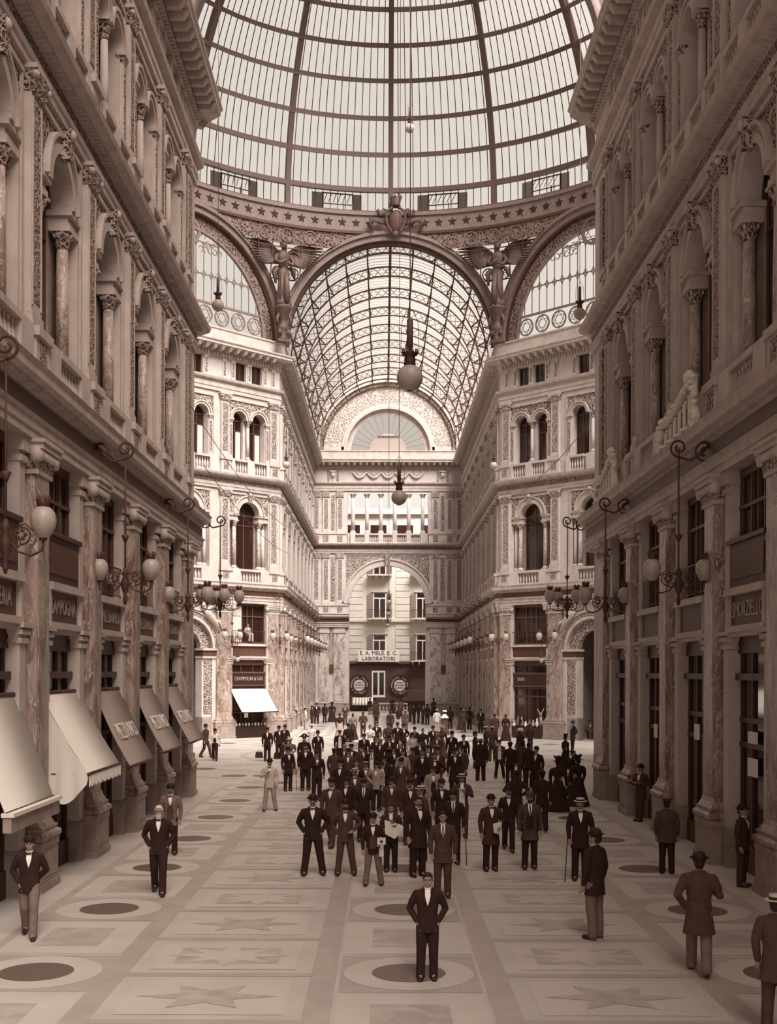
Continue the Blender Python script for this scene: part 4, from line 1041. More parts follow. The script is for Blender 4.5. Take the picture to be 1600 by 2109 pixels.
# white placards behind the glass of the nearest right shops
pl = {25: ('in the right shop window under the lettered sign', ((3.0,.13,.32),(2.35,.2,.34))), 30: ('in the right shop window under the nearest blank sign', ((2.9,.2,.25),)), 35: ('in the right shop window under the second blank sign', ((2.7,.2,.22),))}
for Yq, (wh, rows) in pl.items():
    k = min(rk, key=lambda q: abs(SIGN[q][4]-Yq)); g, W, c, w, Y = SIGN[k]
    for j, (z, hh, ww) in enumerate(rows):
        o = new('placard', MB().box(-ww,ww,-.02,0,-hh,hh,'paper')); o.matrix_world = W.M @ Matrix.Translation((c-.2, .08, z))
        tag(o, ('pale placard ' if len(rows) == 1 else ('upper pale placard ','lower pale placard ')[j])+wh, 'placard')

# ------------------------------------------------------------------ hanging lamps
def globe_lamp(x, y, z, r, label, chain=9.0, group='round arc lamps hung on long wires', wires=True, pale=False):
    b = MB(); b.sphere((0,0,0), r, r, r, 'globe_glass', 20, 14)
    root = new('hanging_lamp', b, loc=(x, y, z)); tag(root, label, 'lamp', group)
    n = MB(); n.lathe([(r*.46,r*.82),(r*.42,r*1.35),(r*.40,r*1.65),(r*.58,r*1.72),(r*.60,r*1.85),(r*.36,r*1.95)],0,0,'iron',14)
    for i in range(10): a = 2*pi*i/10; n.taper(r*.56*cos(a),r*.56*sin(a),r*1.85,r*2.15,.03*r/.25,.03*r/.25,.012,.012,'iron')
    n.lathe([(r*.12,-r*1.02),(r*.34,-r*.93)],0,0,'iron',10)
    new('crown_collar', n, root)
    n = MB(); n.lathe([(r*.24,r*1.9),(r*.24,r*4.4),(r*.1,r*4.5)],0,0,'bronze',12); new('tube', n, root)
    n = MB(); n.bar((0,0,r*4.5),(0,0,chain),.014,'iron')
    if wires:
        for s in (-1, 1): n.tube([(s*r*.7,0,r*1.9),(s*r*.62,0,r*4.2),(s*r*.3,0,r*5.0),(0,0,r*5.3)], .008, 'iron', 4)
    new('suspension_wire', n, root); return root
globe_lamp(.10, 22.6, 10.0, .25, 'largest hanging globe lamp, in the middle of the hall', 22)
globe_lamp(.10, 38.4, 10.05, .25, 'second hanging globe lamp beyond the largest, in front of the loggia', 22)
globe_lamp(.05, 100, 10.3, .22, 'small hanging globe lamp seen within the end arch, the upper one', 20)
globe_lamp(.05, 112, 9.9, .22, 'small hanging globe lamp seen within the end arch, under the upper one', 20)
globe_lamp(.0, 118.6, 9.1, .2, 'small hanging globe lamp seen within the end arch, the lowest one', 25.2)
globe_lamp(-7.25, 49.0, 19.5, .25, 'hanging globe lamp before the left lunette', 16)
globe_lamp(7.65, 49.0, 19.2, .25, 'hanging globe lamp before the right lunette', 16)
globe_lamp(-6.99, 80.2, 18.38, .25, 'pale globe lamp at the left mouth of the far arm', 16.6)
globe_lamp(6.99, 80.2, 18.38, .25, 'pale globe lamp at the right mouth of the far arm', 16.6)
globe_lamp(.9, 62.5, 33.0, .25, 'pale globe lamp high up under the dome', 14)

def egg_globe(cr=True):
    b = MB(); b.lathe([(.03,-.25),(.10,-.22),(.19,-.08),(.215,.06),(.19,.18),(.12,.26),(.07,.28)],0,0,'globe_glass',16)
    b.lathe([(.085,.26),(.10,.30),(.12,.40),(.06,.41)],0,0,'iron',10)
    for i in range(6): a = 2*pi*i/6; b.taper(.10*cos(a),.10*sin(a),.38,.46,.025,.025,.008,.008,'iron')
    b.lathe([(.06,-.28),(.07,-.24),(.03,-.22)],0,0,'iron',8); return b
def spiral(cx, cz, r, turns, a0, sgn=1, n=20):
    return [(cx+r*(1-.75*i/n)*cos(a0+sgn*2*pi*turns*i/n), 0, cz+r*(1-.75*i/n)*sin(a0+sgn*2*pi*turns*i/n)) for i in range(n+1)]
def chandelier(x, y, rot, label, zc=6.55, ztop=9.75, arms=2, group='scroll-armed lamp clusters hung along the facades', reach=.62, bracket=True, nb=-1):
    """rod with scrolling arms, each carrying an egg-shaped globe; hung from a wrought scroll on the cornice"""
    root = bpy.data.objects.new('lamp_cluster', None); C.objects.link(root); root.location = (x, y, zc); root.rotation_euler = (0, 0, rot); tag(root, label, 'lamp', group)
    new('rod', K('rod%.1f' % (ztop-zc), lambda: MB().bar((0,0,-.35),(0,0,ztop-zc),.022,'iron',6).lathe([(.02,-.55),(.06,-.42),(.03,-.3),(.09,-.15),(.11,0),(.05,.14),(.09,.2),(.03,.35)],0,0,'iron',10).lathe([(.02,.95),(.10,1.12),(.04,1.15)],0,0,'iron',8)), root)
    def arm():
        b = MB(); b.tube([(.05,0,.05),(.2,0,-.18),(.42,0,-.25),(reach-.02,0,-.16),(reach,0,0)], .02, 'iron', 5)
        b.tube(spiral(.26,.10,.17,1.3,-pi/2), .017, 'iron', 5); b.tube(spiral(.16,-.05,.1,1.1,pi/2,-1), .014, 'iron', 5); b.tube([(.1,0,.2),(.32,0,.28),(.45,0,.16),(.52,0,.2)], .014, 'iron', 5)
        for i in range(5): a = i*1.25; b.sphere((.26+.07*cos(a),0,.10+.07*sin(a)),.035,.02,.035,'iron',6,4)
        return b
    for k in range(arms):
        a = new('arm', K('lamparm%.2f' % reach, arm), root); a.rotation_euler = (0, 0, 2*pi*k/arms)
        new('globe', K('eggglobe', egg_globe), a, (reach, 0, .28))
    if bracket:
        def br():
            b = MB(); b.tube(spiral(0,.0,.22,1.4,-pi/2,-1), .028, 'iron', 6); b.tube([(0,0,-.22),(.3,0,-.3),(.55,0,-.12),(.75,0,.12)], .03, 'iron', 6); b.tube(spiral(.62,-.12,.26,1.5,pi/2), .026, 'iron', 6); b.tube([(.62,0,.12),(.9,0,.05),(1.1,0,.0)], .03, 'iron', 6)
            return b
        o = new('scroll_bracket', K('bracket', br), root, (0, 0, ztop-zc-.0)); 
        if nb > 0: o.rotation_euler = (0, 0, pi)
    return root
for i, Yk in enumerate((19.55, 28.6, 37.75)):
    chandelier(-6.6, Yk, 0, ['two-globed lamp cluster nearest on the left, cut by the frame edge', 'two-globed lamp cluster in front of the second grey awning on the left', 'two-globed lamp cluster on the left, third in depth'][i], nb=1)
for i, Yk in enumerate((18.9, 28.2, 37.5)):
    chandelier(6.6, Yk, 0, ['two-globed lamp cluster nearest on the right', 'two-globed lamp cluster before the framed blank signs on the right', 'two-globed lamp cluster on the right, third in depth'][i])
chandelier(-6.75, 46.3, .35, 'four-globed lamp cluster at the left octagon corner', 7.05, 10.3, 4, reach=.75, nb=1)
chandelier(6.75, 46.3, .35, 'four-globed lamp cluster at the right octagon corner', 7.05, 10.3, 4, reach=.75)
for s in (-1, 1):
    W = DL if s < 0 else DR; L = 2*HW; sd = 'left' if s < 0 else 'right'
    for j, xs_ in enumerate((4.75, .7)):
        xx = L-xs_ if s < 0 else xs_; p = W.M @ Vector((xx, -.95, 0))
        o = chandelier(p.x, p.y, s*-pi/4, ('lamp cluster on the %s diagonal facade, beside the arched passage' if j == 0 else 'lamp cluster at the %s corner where the far arm begins') % sd, 6.5, 9.7, bracket=False)
        o2 = MB(); o2.tube(spiral(0,0,.2,1.4,-pi/2), .028, 'iron', 6); o2.tube([(0,0,-.2),(0,.3,-.28),(0,.55,-.1),(0,.7,.1)], .03, 'iron', 6); new('scroll_bracket', o2, o, (0, 0, 3.15))
    for j in range(8):
        Y = YF+.95+4.65*(j+.0)+4.65*.0
        if j == 0: continue
        chandelier(s*6.6, Y, 0, 'lamp cluster on the %s side of the far arm, %s from its mouth' % (sd, ('first','second','third','fourth','fifth','sixth','seventh')[j-1]), 6.5, 9.8, bracket=True, nb=(1 if s < 0 else -1))
    p = W.M @ Vector(((L-4.2) if s < 0 else 4.2, -.8, 0))
    n = MB(); n.lathe([(.02,-.25),(.12,-.18),(.17,-.02),(.1,.1)],0,0,'globe_glass',12); o = new('small_arc_lamp', n, loc=(p.x, p.y, 5.3)); tag(o, 'small lantern with a pointed globe on the %s diagonal pilaster' % sd, 'lamp')
    n = MB(); n.box(-.09,.09,-.09,.09,.15,.6,'iron').bar((0,0,.6),(0,0,1.15),.015,'iron').lathe([(.13,.08),(.13,.16),(.05,.2)],0,0,'iron',10); new('housing', n, o)

# ------------------------------------------------------------------ crest and winged figures under the dome
root = bpy.data.objects.new('coat_of_arms', None); C.objects.link(root); root.location = (.35, 81.2, 34.6); tag(root, 'bronze shield with crown and wings at the crown of the great arch', 'crest')
b = MB(); b.sphere((0,-.12,.55),.48,.16,.78,'iron',16,12); new('shield', b, root)
b = MB()
for s in (-1, 1): b.tube([(s*.2,-.25,1.45),(s*.62,-.22,1.2),(s*.66,-.2,.5),(s*.35,-.22,-.1),(s*.1,-.25,-.45)],[.10,.09,.08,.09,.06],'bronze',8); b.tube([(s*.6,0,1.3),(s*.85,0,1.45),(s*.98,0,1.2),(s*.85,0,1.05)],[.09,.08,.07,.04],'bronze',6)
b.sphere((0,-.22,-.35),.2,.16,.24,'bronze',10,8); new('shield_frame', b, root)
b = MB(); b.lathe([(.30,1.55),(.34,1.62),(.3,1.75),(.40,2.15),(.34,2.18),(.1,2.1)],0,-.1,'bronze',14)
for i in range(7): a = 2*pi*i/7; b.taper(.36*cos(a),-.1+.36*sin(a),2.1,2.35,.07,.05,.04,.03,'bronze')
new('crown', b, root)
for s in (-1, 1):
    b = MB()
    for i in range(9): t = i/8; b.tube([(s*(.6+.3*t),-.05,.35+.35*t),(s*(1.3+.5*t),-.08,.6+.22*t),(s*(2.05-.1*i*.6),-.05,.28-.09*i+.2)],[.09,.08,.03],'bronze',5)
    new('wing', b, root)
    b = MB(); b.sphere((s*1.0,0,1.1),.25,.14,.22,'bronze',8,6); b.sphere((s*1.2,0,1.3),.14,.1,.14,'bronze',8,6); new('ornament', b, root)
def winged(x, y, rot, label, flip):
    def body():
        b = MB(); f = flip
        # robe from feet to waist, bust, arms crossed on the breast, head bowed
        b.lathe([(.62,0),(.52,.35),(.40,1.0),(.36,1.6),(.44,2.2),(.36,2.6)],0,0,'bronze',14,sy=.8)
        b.tube([(f*.1,-.3,.1),(f*.14,-.38,1.2),(f*.1,-.3,2.2)],[.24,.2,.16],'bronze',8)
        b.tube([(-f*.28,-.15,.1),(-f*.2,-.26,1.2),(-f*.12,-.2,2.3)],[.16,.13,.12],'bronze',8)
        b.lathe([(.36,2.5),(.34,2.75),(.42,3.2),(.46,3.55),(.2,3.75),(.13,3.9)],0,0,'bronze',14,sy=.72)
        b.tube([(-.46,0,3.5),(-.62,-.15,3.0),(-.3,-.42,2.85),(.12,-.5,3.1)],[.16,.14,.11,.07],'bronze',8)
        b.tube([(.46,0,3.5),(.66,-.12,3.1),(.52,-.4,2.75),(.1,-.5,2.9)],[.16,.14,.11,.07],'bronze',8)
        b.tube([(-.4,-.1,2.6),(-.65,-.1,2.3),(-.6,-.15,1.5)],[.14,.2,.08],'bronze',7); b.tube([(.4,-.1,2.7),(.7,0,2.5),(.78,0,2.0)],[.12,.2,.08],'bronze',7)
        for k in range(8): a = -pi*k/7; b.tube([(.5*cos(a),.38*sin(a),.02),(.36*cos(a),.3*sin(a),1.3),(.34*cos(a),.24*sin(a),2.3)],[.07,.05,.03],'bronze',5)
        b.tube([(-.12,-.3,0),(-.14,-.55,.02)],[.12,.08],'bronze',6); b.tube([(.18,-.3,0),(.2,-.55,.02)],[.12,.08],'bronze',6)
        return b
    r = new('winged_statue', K('angel%d' % flip, body), loc=(x, y, 29.15), rot=rot); tag(r, label, 'statue', 'winged bronze figures under the star ring')
    h = MB(); h.sphere((0,-.08,4.12),.22,.25,.28,'bronze',14,10); h.taper(0,-.33,4.05,4.18,.03,.03,.02,.01,'bronze'); h.sphere((0,.04,4.22),.26,.26,.26,'bronze',12,8,-.1,1); h.sphere((0,.22,4.15),.13,.13,.13,'bronze',8,6); new('head', h, r)
    for s in (-1, 1):
        wg = MB()
        for i in range(13):
            t = i/12; L = 2.9*(1-.55*t)
            a = radians(24-48*t)*1.0
            wg.tube([(s*(.22+.05*t),.1,3.55-.55*t),(s*(.22+L*.5*cos(a)),-.05,3.75-.55*t+L*.5*sin(a)+.16*(1-t)),(s*(.22+L*cos(a)),-.25,3.65-.5*t+L*sin(a)*.9)],[.13,.15,.045],'bronze',5)
        wg.tube([(s*.2,.1,3.5),(s*.9,-.02,4.05),(s*1.7,-.15,4.35),(s*3.0,-.3,4.62)],[.14,.16,.12,.05],'bronze',8); new('wing', wg, r)
    p = MB(); p.lathe([(.22,-2.35),(.34,-2.2),(.20,-2.0),(.38,-1.6),(.42,-1.35),(.22,-1.1),(.3,-.9),(.46,-.35),(.6,-.12),(.62,0)],0,0,'bronze',14)
    for s in (-1, 1): p.tube([(s*.3,-.1,-.4),(s*.5,-.15,-.9),(s*.35,-.15,-1.3)],[.1,.12,.06],'bronze',6); p.sphere((s*.3,-.2,-1.75),.16,.12,.2,'bronze',8,6)
    p.box(-.45,.45,-.3,.3,-2.4,-2.25,'bronze'); new('pedestal', p, r); return r
winged(-7.25, 80.6, pi/8, 'winged bronze woman on a pedestal between the left lunette and the great arch', 1)
winged(7.25, 80.6, -pi/8, 'winged bronze woman on a pedestal between the great arch and the right lunette', -1)

# carved sign frames standing on the right-hand cornice
def ornate_frame(Yc, half, label):
    root = bpy.data.objects.new('ornate_sign_frame', None); C.objects.link(root); root.matrix_world = Matrix.Translation((7.12, Yc, 10.3)) @ Matrix.Rotation(-pi/2, 4, 'Z') @ Matrix.Diagonal((1, 1, .5, 1)); tag(root, label, 'sign', 'carved sign frames on the right cornice')
    rr = random.Random(int(Yc)); b = MB(); h = half
    for s, top in ((-1, 1.55), (1, 2.6)):
        b.tube([(s*h,0,0),(s*(h+.12),0,.6),(s*(h-.05),0,1.2),(s*h,0,top)],[.10,.12,.10,.07],'canvas_white',7)
        for k in range(7): b.sphere((s*h+rr.uniform(-.12,.12),-.05,.15+k*top/7),.13,.09,.15,'canvas_white',7,5)
    P = [(-h,0,1.45),(-h*.5,0,1.35),(0,0,1.75),(h*.5,0,2.3),(h,0,2.6)]; b.tube(P,[.09,.1,.13,.13,.1],'canvas_white',7)
    for k in range(9): t = k/8; b.sphere((-h+2*h*t,-.06,1.5+1.1*t*t+rr.uniform(-.05,.12)),.14,.1,.13,'canvas_white',7,5)
    b.sphere((h*.75,-.05,2.75),.32,.12,.3,'canvas_white',10,7); b.sphere((-h*.8,-.05,1.65),.22,.12,.2,'canvas_white',8,6)
    for k in range(10): b.sphere((-h+2*h*k/9,-.08,.18+.1*(k % 2)),.13,.09,.12,'canvas_white',6,5)
    new('carved_border', b, root)
    for k in range(6):
        x = -h*.7+k*h*.28; z1 = 1.1+.9*(k/5)**1.3; new('cut_letter', MB().box(-.05,.05,-.03,.03,.4,z1,'canvas_white').box(-.12,.12,-.03,.03,z1-.1,z1,'canvas_white'), root, (x, 0, 0))
ornate_frame(30.5, 1.75, 'pale carved sign frame with crest standing on the right cornice, the nearer one')
ornate_frame(40.3, 1.6, 'pale carved sign frame standing on the right cornice, the farther one')

# thin wires slung across the octagon
for i, (a, m_, e) in enumerate((((-7.5,43,14.2),(-6.9,62,12.6),(-7.0,82,14.4)),((7.0,82,16.5),(7.0,66,13.3),(7.5,46,14.0)),((-7.2,45,12.2),(-6.9,64,11.2),(-7,82,12.6)))):
    A, M_, E = map(Vector, (a, m_, e)); pts = [A*(1-t)**2+M_*2*t*(1-t)+E*t*t for t in [j/16 for j in range(17)]]
    o = new('slack_wire', MB().tube(pts, .014, 'iron', 4)); tag(o, ['long slack wire crossing the left diagonal facade, the higher one', 'long slack wire crossing the right diagonal facade', 'long slack wire crossing the left diagonal facade, the lower one'][i], 'wire')
# cafe chairs and tables on the left, bags
def cafe_chair(x, y, rot, label):
    root = bpy.data.objects.new('cafe_chair', None); C.objects.link(root); root.location = (x, y, 0); root.rotation_euler = (0, 0, rot); tag(root, label, 'chair', 'cafe chairs by the left diagonal')
    new('seat', K('chseat', lambda: MB().lathe([(.19,0),(.2,.02),(.19,.04)],0,0,'dark_wood',14,.44)), root)
    new('backrest', K('chback', lambda: MB().tube([(-.17,.16,.45),(-.19,.22,.8),(-.1,.25,.95),(.1,.25,.95),(.19,.22,.8),(.17,.16,.45)],.014,'dark_wood',6)), root)
    for sx in (-1, 1):
        for sy in (-1, 1): new('leg', K('chleg%d%d' % (sx, sy), lambda: MB().bar((sx*.13,sy*.13,.44),(sx*.18,sy*.18,0),.014,'dark_wood',6)), root)
cafe_chair(-12.3, 73.5, .3, 'dark cafe chair left of the two men by the diagonal arch'); cafe_chair(-10.9, 74.6, -.9, 'dark cafe chair right of the two men by the diagonal arch')
def bag(x, y, label):
    b = MB(); b.taper(0,0,0,.30,.20,.10,.17,.06,'shoe_leather').box(-.17,.17,-.05,.05,.29,.32,'brass'); r = new('travel_bag', b, loc=(x, y, 0)); tag(r, label, 'bag'); new('handle', MB().tube([(-.07,0,.32),(-.05,0,.4),(.05,0,.4),(.07,0,.32)],.012,'shoe_leather',6), r)
# ------------------------------------------------------------------ people
def remesh(mb, name, voxel, smooth_it=2):
    me = mb.mesh(name); o = bpy.data.objects.new(name, me); C.objects.link(o)
    r = o.modifiers.new('r', 'REMESH'); r.mode = 'VOXEL'; r.voxel_size = voxel; r.use_smooth_shade = True
    if smooth_it: s = o.modifiers.new('s', 'SMOOTH'); s.factor = .5; s.iterations = smooth_it
    dg = bpy.context.evaluated_depsgraph_get(); dg.update()
    out = bpy.data.meshes.new_from_object(o.evaluated_get(dg)); C.objects.unlink(o); bpy.data.objects.remove(o); bpy.data.meshes.remove(me)
    out.name = name; out.materials.clear(); out.materials.append(MAT[mb.mats[0]])
    out.polygons.foreach_set('use_smooth', [True]*len(out.polygons)); return out
def ell(b, secs, m, n=18):
    """closed loft through ellipses (cx, cy, z, rx, ry)"""
    vs_ = []; fs = []
    for cx, cy, z, rx, ry in secs:
        for i in range(n): a = 2*pi*i/n; vs_.append((cx+rx*cos(a), cy+ry*sin(a), z))
    for j in range(len(secs)-1):
        for i in range(n): fs.append((j*n+i, j*n+(i+1) % n, (j+1)*n+(i+1) % n, (j+1)*n+i))
    fs.append(tuple(reversed(range(n)))); fs.append(tuple((len(secs)-1)*n+i for i in range(n)))
    return b.add(vs_, fs, m, True)
def limb(b, pts, rs, m, n=12):
    b.tube(pts, rs, m, n)
    for p, r in zip(pts, rs): b.sphere(p, r*.98, r*.98, r*.98, m, 10, 7)
# figure is 1.70 m to the crown of the head, facing -y; joints by pose (right arm is at -x)
ARMS = {
 'down':    [(.178,.0,1.368),(.245,.02,1.12),(.235,-.05,.87)],
 'pocket':  [(.178,.0,1.368),(.285,.07,1.13),(.165,-.02,.93)],
 'hip':     [(.178,.0,1.368),(.345,.07,1.17),(.17,-.10,1.03)],
 'back':    [(.178,.0,1.368),(.27,.10,1.13),(.07,.17,.93)],
 'fold':    [(.178,.0,1.368),(.25,-.03,1.13),(-.02,-.19,1.17)],
 'chest':   [(.178,.0,1.368),(.27,.0,1.13),(.08,-.19,1.25)],
 'hold':    [(.178,.0,1.368),(.255,.03,1.13),(.16,-.21,1.02)],
 'hat':     [(.20,.0,1.40),(.40,-.02,1.50),(.20,-.05,1.72)],
 'swing':   [(.178,.0,1.368),(.25,-.08,1.14),(.22,-.24,.93)],
 'swingb':  [(.178,.0,1.368),(.25,.12,1.14),(.24,.14,.89)],
 'out':     [(.178,.0,1.368),(.36,.05,1.20),(.50,-.02,1.14)],
}
LEGS = {
 'stand':  ([(.085,0,.92),(.095,-.01,.49),(.10,.03,.085)], [(-.085,0,.92),(-.10,-.01,.49),(-.11,.0,.085)]),
 'spread': ([(.085,0,.92),(.14,-.01,.49),(.20,.03,.085)], [(-.085,0,.92),(-.12,-.02,.49),(-.17,-.03,.085)]),
 'walk':   ([(.085,0,.92),(.09,-.17,.52),(.09,-.27,.09)], [(-.085,0,.92),(-.09,.03,.50),(-.09,.26,.13)]),
 'sit':    ([(.085,0,.50),(.11,-.42,.52),(.12,-.40,.085)], [(-.085,0,.50),(-.11,-.42,.52),(-.12,-.36,.085)]),
 'cross':  ([(.085,0,.92),(.05,-.03,.49),(.03,-.06,.085)], [(-.085,0,.92),(-.09,.0,.49),(-.13,.03,.085)]),
}
def mir(p, s): return [(s*x, y, z) for x, y, z in p]
def hand(b, wrist, elbow, s, m, curl=.5):
    W = Vector(wrist); D = (W-Vector(elbow)).normalized(); up = Vector((0, 1, 0)) if abs(D.z) > .6 else Vector((0, 0, 1))
    T = D.cross(up).normalized(); N = T.cross(D).normalized()
    if N.y > 0 and abs(D.z) > .6: N = -N
    pal = W+D*.075
    limb(b, [W, W+D*.04, W+D*.09], [.026, .034, .034], m, 8)
    for k, (off, L) in enumerate(((-.030,.070),(-.010,.080),(.011,.075),(.031,.060))):
        a = W+D*.085+T*off; q = a+D*L*.5+N*.008; e = q+(D*(1-curl)+N*curl).normalized()*L*.55
        limb(b, [a, q, e], [.0105, .0095, .008], m, 6)
    a = W+D*.035-T*.03*s; q = a-T*.03*s+D*.035+N*.012; e = q+D*.035+N*.01; limb(b, [a, q, e], [.012, .011, .009], m, 6)
SK = 'skin'
def body_mesh(la, ra, legs, zoff=0):
    b = MB(); Z = lambda P: [(x, y, z) for x, y, z in P]
    hz = LEGS[legs][0][0][2]; d = hz-.92
    sh = lambda P: [(x, y, z+d) for x, y, z in P]
    ell(b, [(0,0,z+d,rx,ry) for z, rx, ry in ((.88,.14,.10),(.95,.155,.11),(1.05,.135,.095),(1.2,.15,.11),(1.34,.155,.10),(1.40,.11,.08),(1.45,.06,.055),(1.50,.052,.052))], SK)
    limb(b, [(0,0,1.40+d),(0,-.008,1.50+d),(0,-.012,1.56+d)], [.065,.054,.056], SK)
    # head: skull, jaw, brow, nose, ears
    b.sphere((0,.006,1.605+d), .074, .094, .095, SK, 18, 12); b.sphere((0,-.028,1.545+d), .056, .064, .058, SK, 14, 9); b.sphere((0,-.064,1.512+d), .028, .026, .022, SK, 8, 6)
    b.tube([(0,-.088,1.605+d),(0,-.112,1.565+d),(0,-.090,1.556+d)], [.010,.015,.012], SK, 8); b.tube([(-.045,-.078,1.618+d),(0,-.093,1.622+d),(.045,-.078,1.618+d)], [.011,.012,.011], SK, 6)
    for s in (-1, 1): b.sphere((s*.077,.012,1.585+d), .012, .02, .031, SK, 8, 6); b.sphere((s*.042,-.066,1.565+d), .022, .02, .022, SK, 8, 6)
    b.tube([(-.022,-.092,1.536+d),(0,-.098,1.536+d),(.022,-.092,1.536+d)], [.007,.009,.007], SK, 6)
    for s, A in ((1, la), (-1, ra)):
        P = sh(mir(ARMS[A], s)); limb(b, P, [.052,.040,.027], SK); 
        if A != 'pocket' and A != 'back': hand(b, P[2], P[1], s, SK)
        else: hand(b, P[2], P[1], s, SK, .3)
    for P in LEGS[legs]:
        limb(b, P, [.082,.056,.036], SK); limb(b, [P[2],(P[2][0],P[2][1]-.10,.05+(P[2][2]-.085))], [.036,.03], SK)
    return remesh(b, 'person', .0085, 1)
JS = [(.76,.190,.140),(.84,.180,.135),(.95,.172,.130),(1.05,.158,.118),(1.16,.170,.125),(1.28,.184,.130),(1.35,.180,.115),(1.40,.140,.092),(1.44,.095,.072),(1.465,.075,.064)]
def jacket_mesh(la, ra, legs, hem=.76, loose=1.0):
    b = MB(); m = 'cloth_black'; d = LEGS[legs][0][0][2]-.92
    S = [(z, rx, ry) for z, rx, ry in JS if z > hem+.02]
    f = 1+.16*max(0, .76-hem)/.3
    if hem < .76: S = [(hem, .20*f, .155*f), (.72, .195, .145)]+S
    else: S = [(hem, .183, .135)]+S
    if legs == 'sit': S = [s for s in S if s[0] > .85]
    ell(b, [(0,.004,z+d,rx*(loose if z < 1.3 else 1),ry*(loose if z < 1.3 else 1)) for z, rx, ry in S], m, 22)
    for s, A in ((1, la), (-1, ra)):
        P = [Vector(p)+Vector((0,0,d)) for p in mir(ARMS[A], s)]; P[2] = P[2]*.93+P[1]*.07
        mid = P[0]*.45+P[1]*.55+Vector((s*.008,.0,0))
        limb(b, [Vector((s*.10,0,1.395+d)),P[0],mid,P[1],P[1]*.4+P[2]*.6,P[2]], [.060,.070,.064,.057,.050,.043], m)
    if hem >= .7:   # parted skirts of the coat
        for s in (-1, 1): b.tube([(s*.05,-.128,hem+.02+d),(s*.02,-.132,1.0+d)],[.012,.006],m,6)
    for s in (-1, 1): b.tube([(s*.075,.02,1.462+d),(s*.062,-.085,1.43+d),(s*.03,-.138,1.22+d)],[.022,.018,.010],m,6)   # collar and lapels
    b.tube([(-.07,.03,1.465+d),(0,.066,1.475+d),(.07,.03,1.465+d)],[.02,.022,.02],m,6)
    return remesh(b, 'jacket', .011, 2)
def trouser_mesh(legs):
    b = MB(); m = 'cloth_black'; d = LEGS[legs][0][0][2]-.92
    ell(b, [(0,0,z+d,rx,ry) for z, rx, ry in ((.80,.155,.115),(.90,.168,.125),(1.02,.15,.112))], m)
    for P in LEGS[legs]:
        a, k, f = map(Vector, P); f2 = Vector((f.x, f.y+.005, f.z-.015))
        limb(b, [a+Vector((0,0,-.03)), a*.5+k*.5, k, k*.5+f2*.5+Vector((0,.012,0)), f2+Vector((0,0,.02)), f2], [.100,.094,.080,.074,.073,.076], m)
    return remesh(b, 'trousers', .011, 2)
def shoe_mesh(legs):
    b = MB()
    for P in LEGS[legs]:
        x, y, z = P[2]; dz = z-.085; sx = 1 if x > 0 else -1
        ell(b, [(x+sx*.01,y-.055,dz+.0,.046,.135),(x+sx*.01,y-.055,dz+.022,.048,.137)], 'shoe_leather', 16)
        b.sphere((x+sx*.01,y-.10,dz+.035), .043, .088, .042, 'shoe_leather', 12, 8); b.sphere((x,y+.01,dz+.05), .042, .06, .055, 'shoe_leather', 12, 8)
    return b.mesh('shoes')
def wrap(d, poly, m, off=.008, zs=None):
    """patch lying on the chest, between z levels: poly = [(z, half width)]"""
    b = MB(); n = 6; vs_ = []
    for z, w in poly:
        i = max(0, min(len(JS)-2, next((k for k in range(len(JS)-1) if JS[k+1][0] >= z), len(JS)-2))); t = (z-JS[i][0])/(JS[i+1][0]-JS[i][0])
        rx = JS[i][1]+(JS[i+1][1]-JS[i][1])*t; ry = JS[i][2]+(JS[i+1][2]-JS[i][2])*t
        for j in range(n+1): x = -w+2*w*j/n; vs_.append((x, .004-(ry+off)*sqrt(max(0, 1-(x/(rx+.02))**2)), z+d))
    k = n+1
    b.add(vs_, [(i*k+j, i*k+j+1, (i+1)*k+j+1, (i+1)*k+j) for i in range(len(poly)-1) for j in range(n)], m, True); return b
def shirt_mesh(kind, legs):
    d = LEGS[legs][0][0][2]-.92
    if kind == 'open':  b = wrap(d, [(.86,.075),(.95,.07),(1.10,.072),(1.25,.075),(1.35,.065),(1.43,.045),(1.475,.03)], 'linen_white', .010)
    else: b = wrap(d, [(1.21,.004),(1.28,.024),(1.35,.042),(1.42,.048),(1.455,.042)], 'linen_white', .014)
    b.tube([(-.055,0,1.475+d),(-.045,-.055,1.468+d),(0,-.078,1.462+d),(.045,-.055,1.468+d),(.055,0,1.475+d),(0,.058,1.485+d)],.010,'linen_white',6,closed=True)
    return b.mesh('shirt_front')
def tie_mesh(bow, legs):
    d = LEGS[legs][0][0][2]-.92; b = MB()
    if bow:
        for s in (-1, 1): b.taper(s*.022, -.102, 1.425+d, 1.455+d, .02, .006, .018, .006, 'cloth_black')
        b.box(-.007,.007,-.112,-.098,1.43+d,1.45+d,'cloth_black')
    else: b.tube([(0,-.098,1.445+d),(0,-.125,1.38+d),(0,-.142,1.24+d)],[.012,.016,.012],'cloth_black',6)
    return b.mesh('necktie')
def vest_mesh(legs):
    d = LEGS[legs][0][0][2]-.92
    return wrap(d, [(.90,.085),(1.0,.08),(1.10,.08),(1.2,.06),(1.25,.035)], 'cloth_brown', .013).mesh('waistcoat')
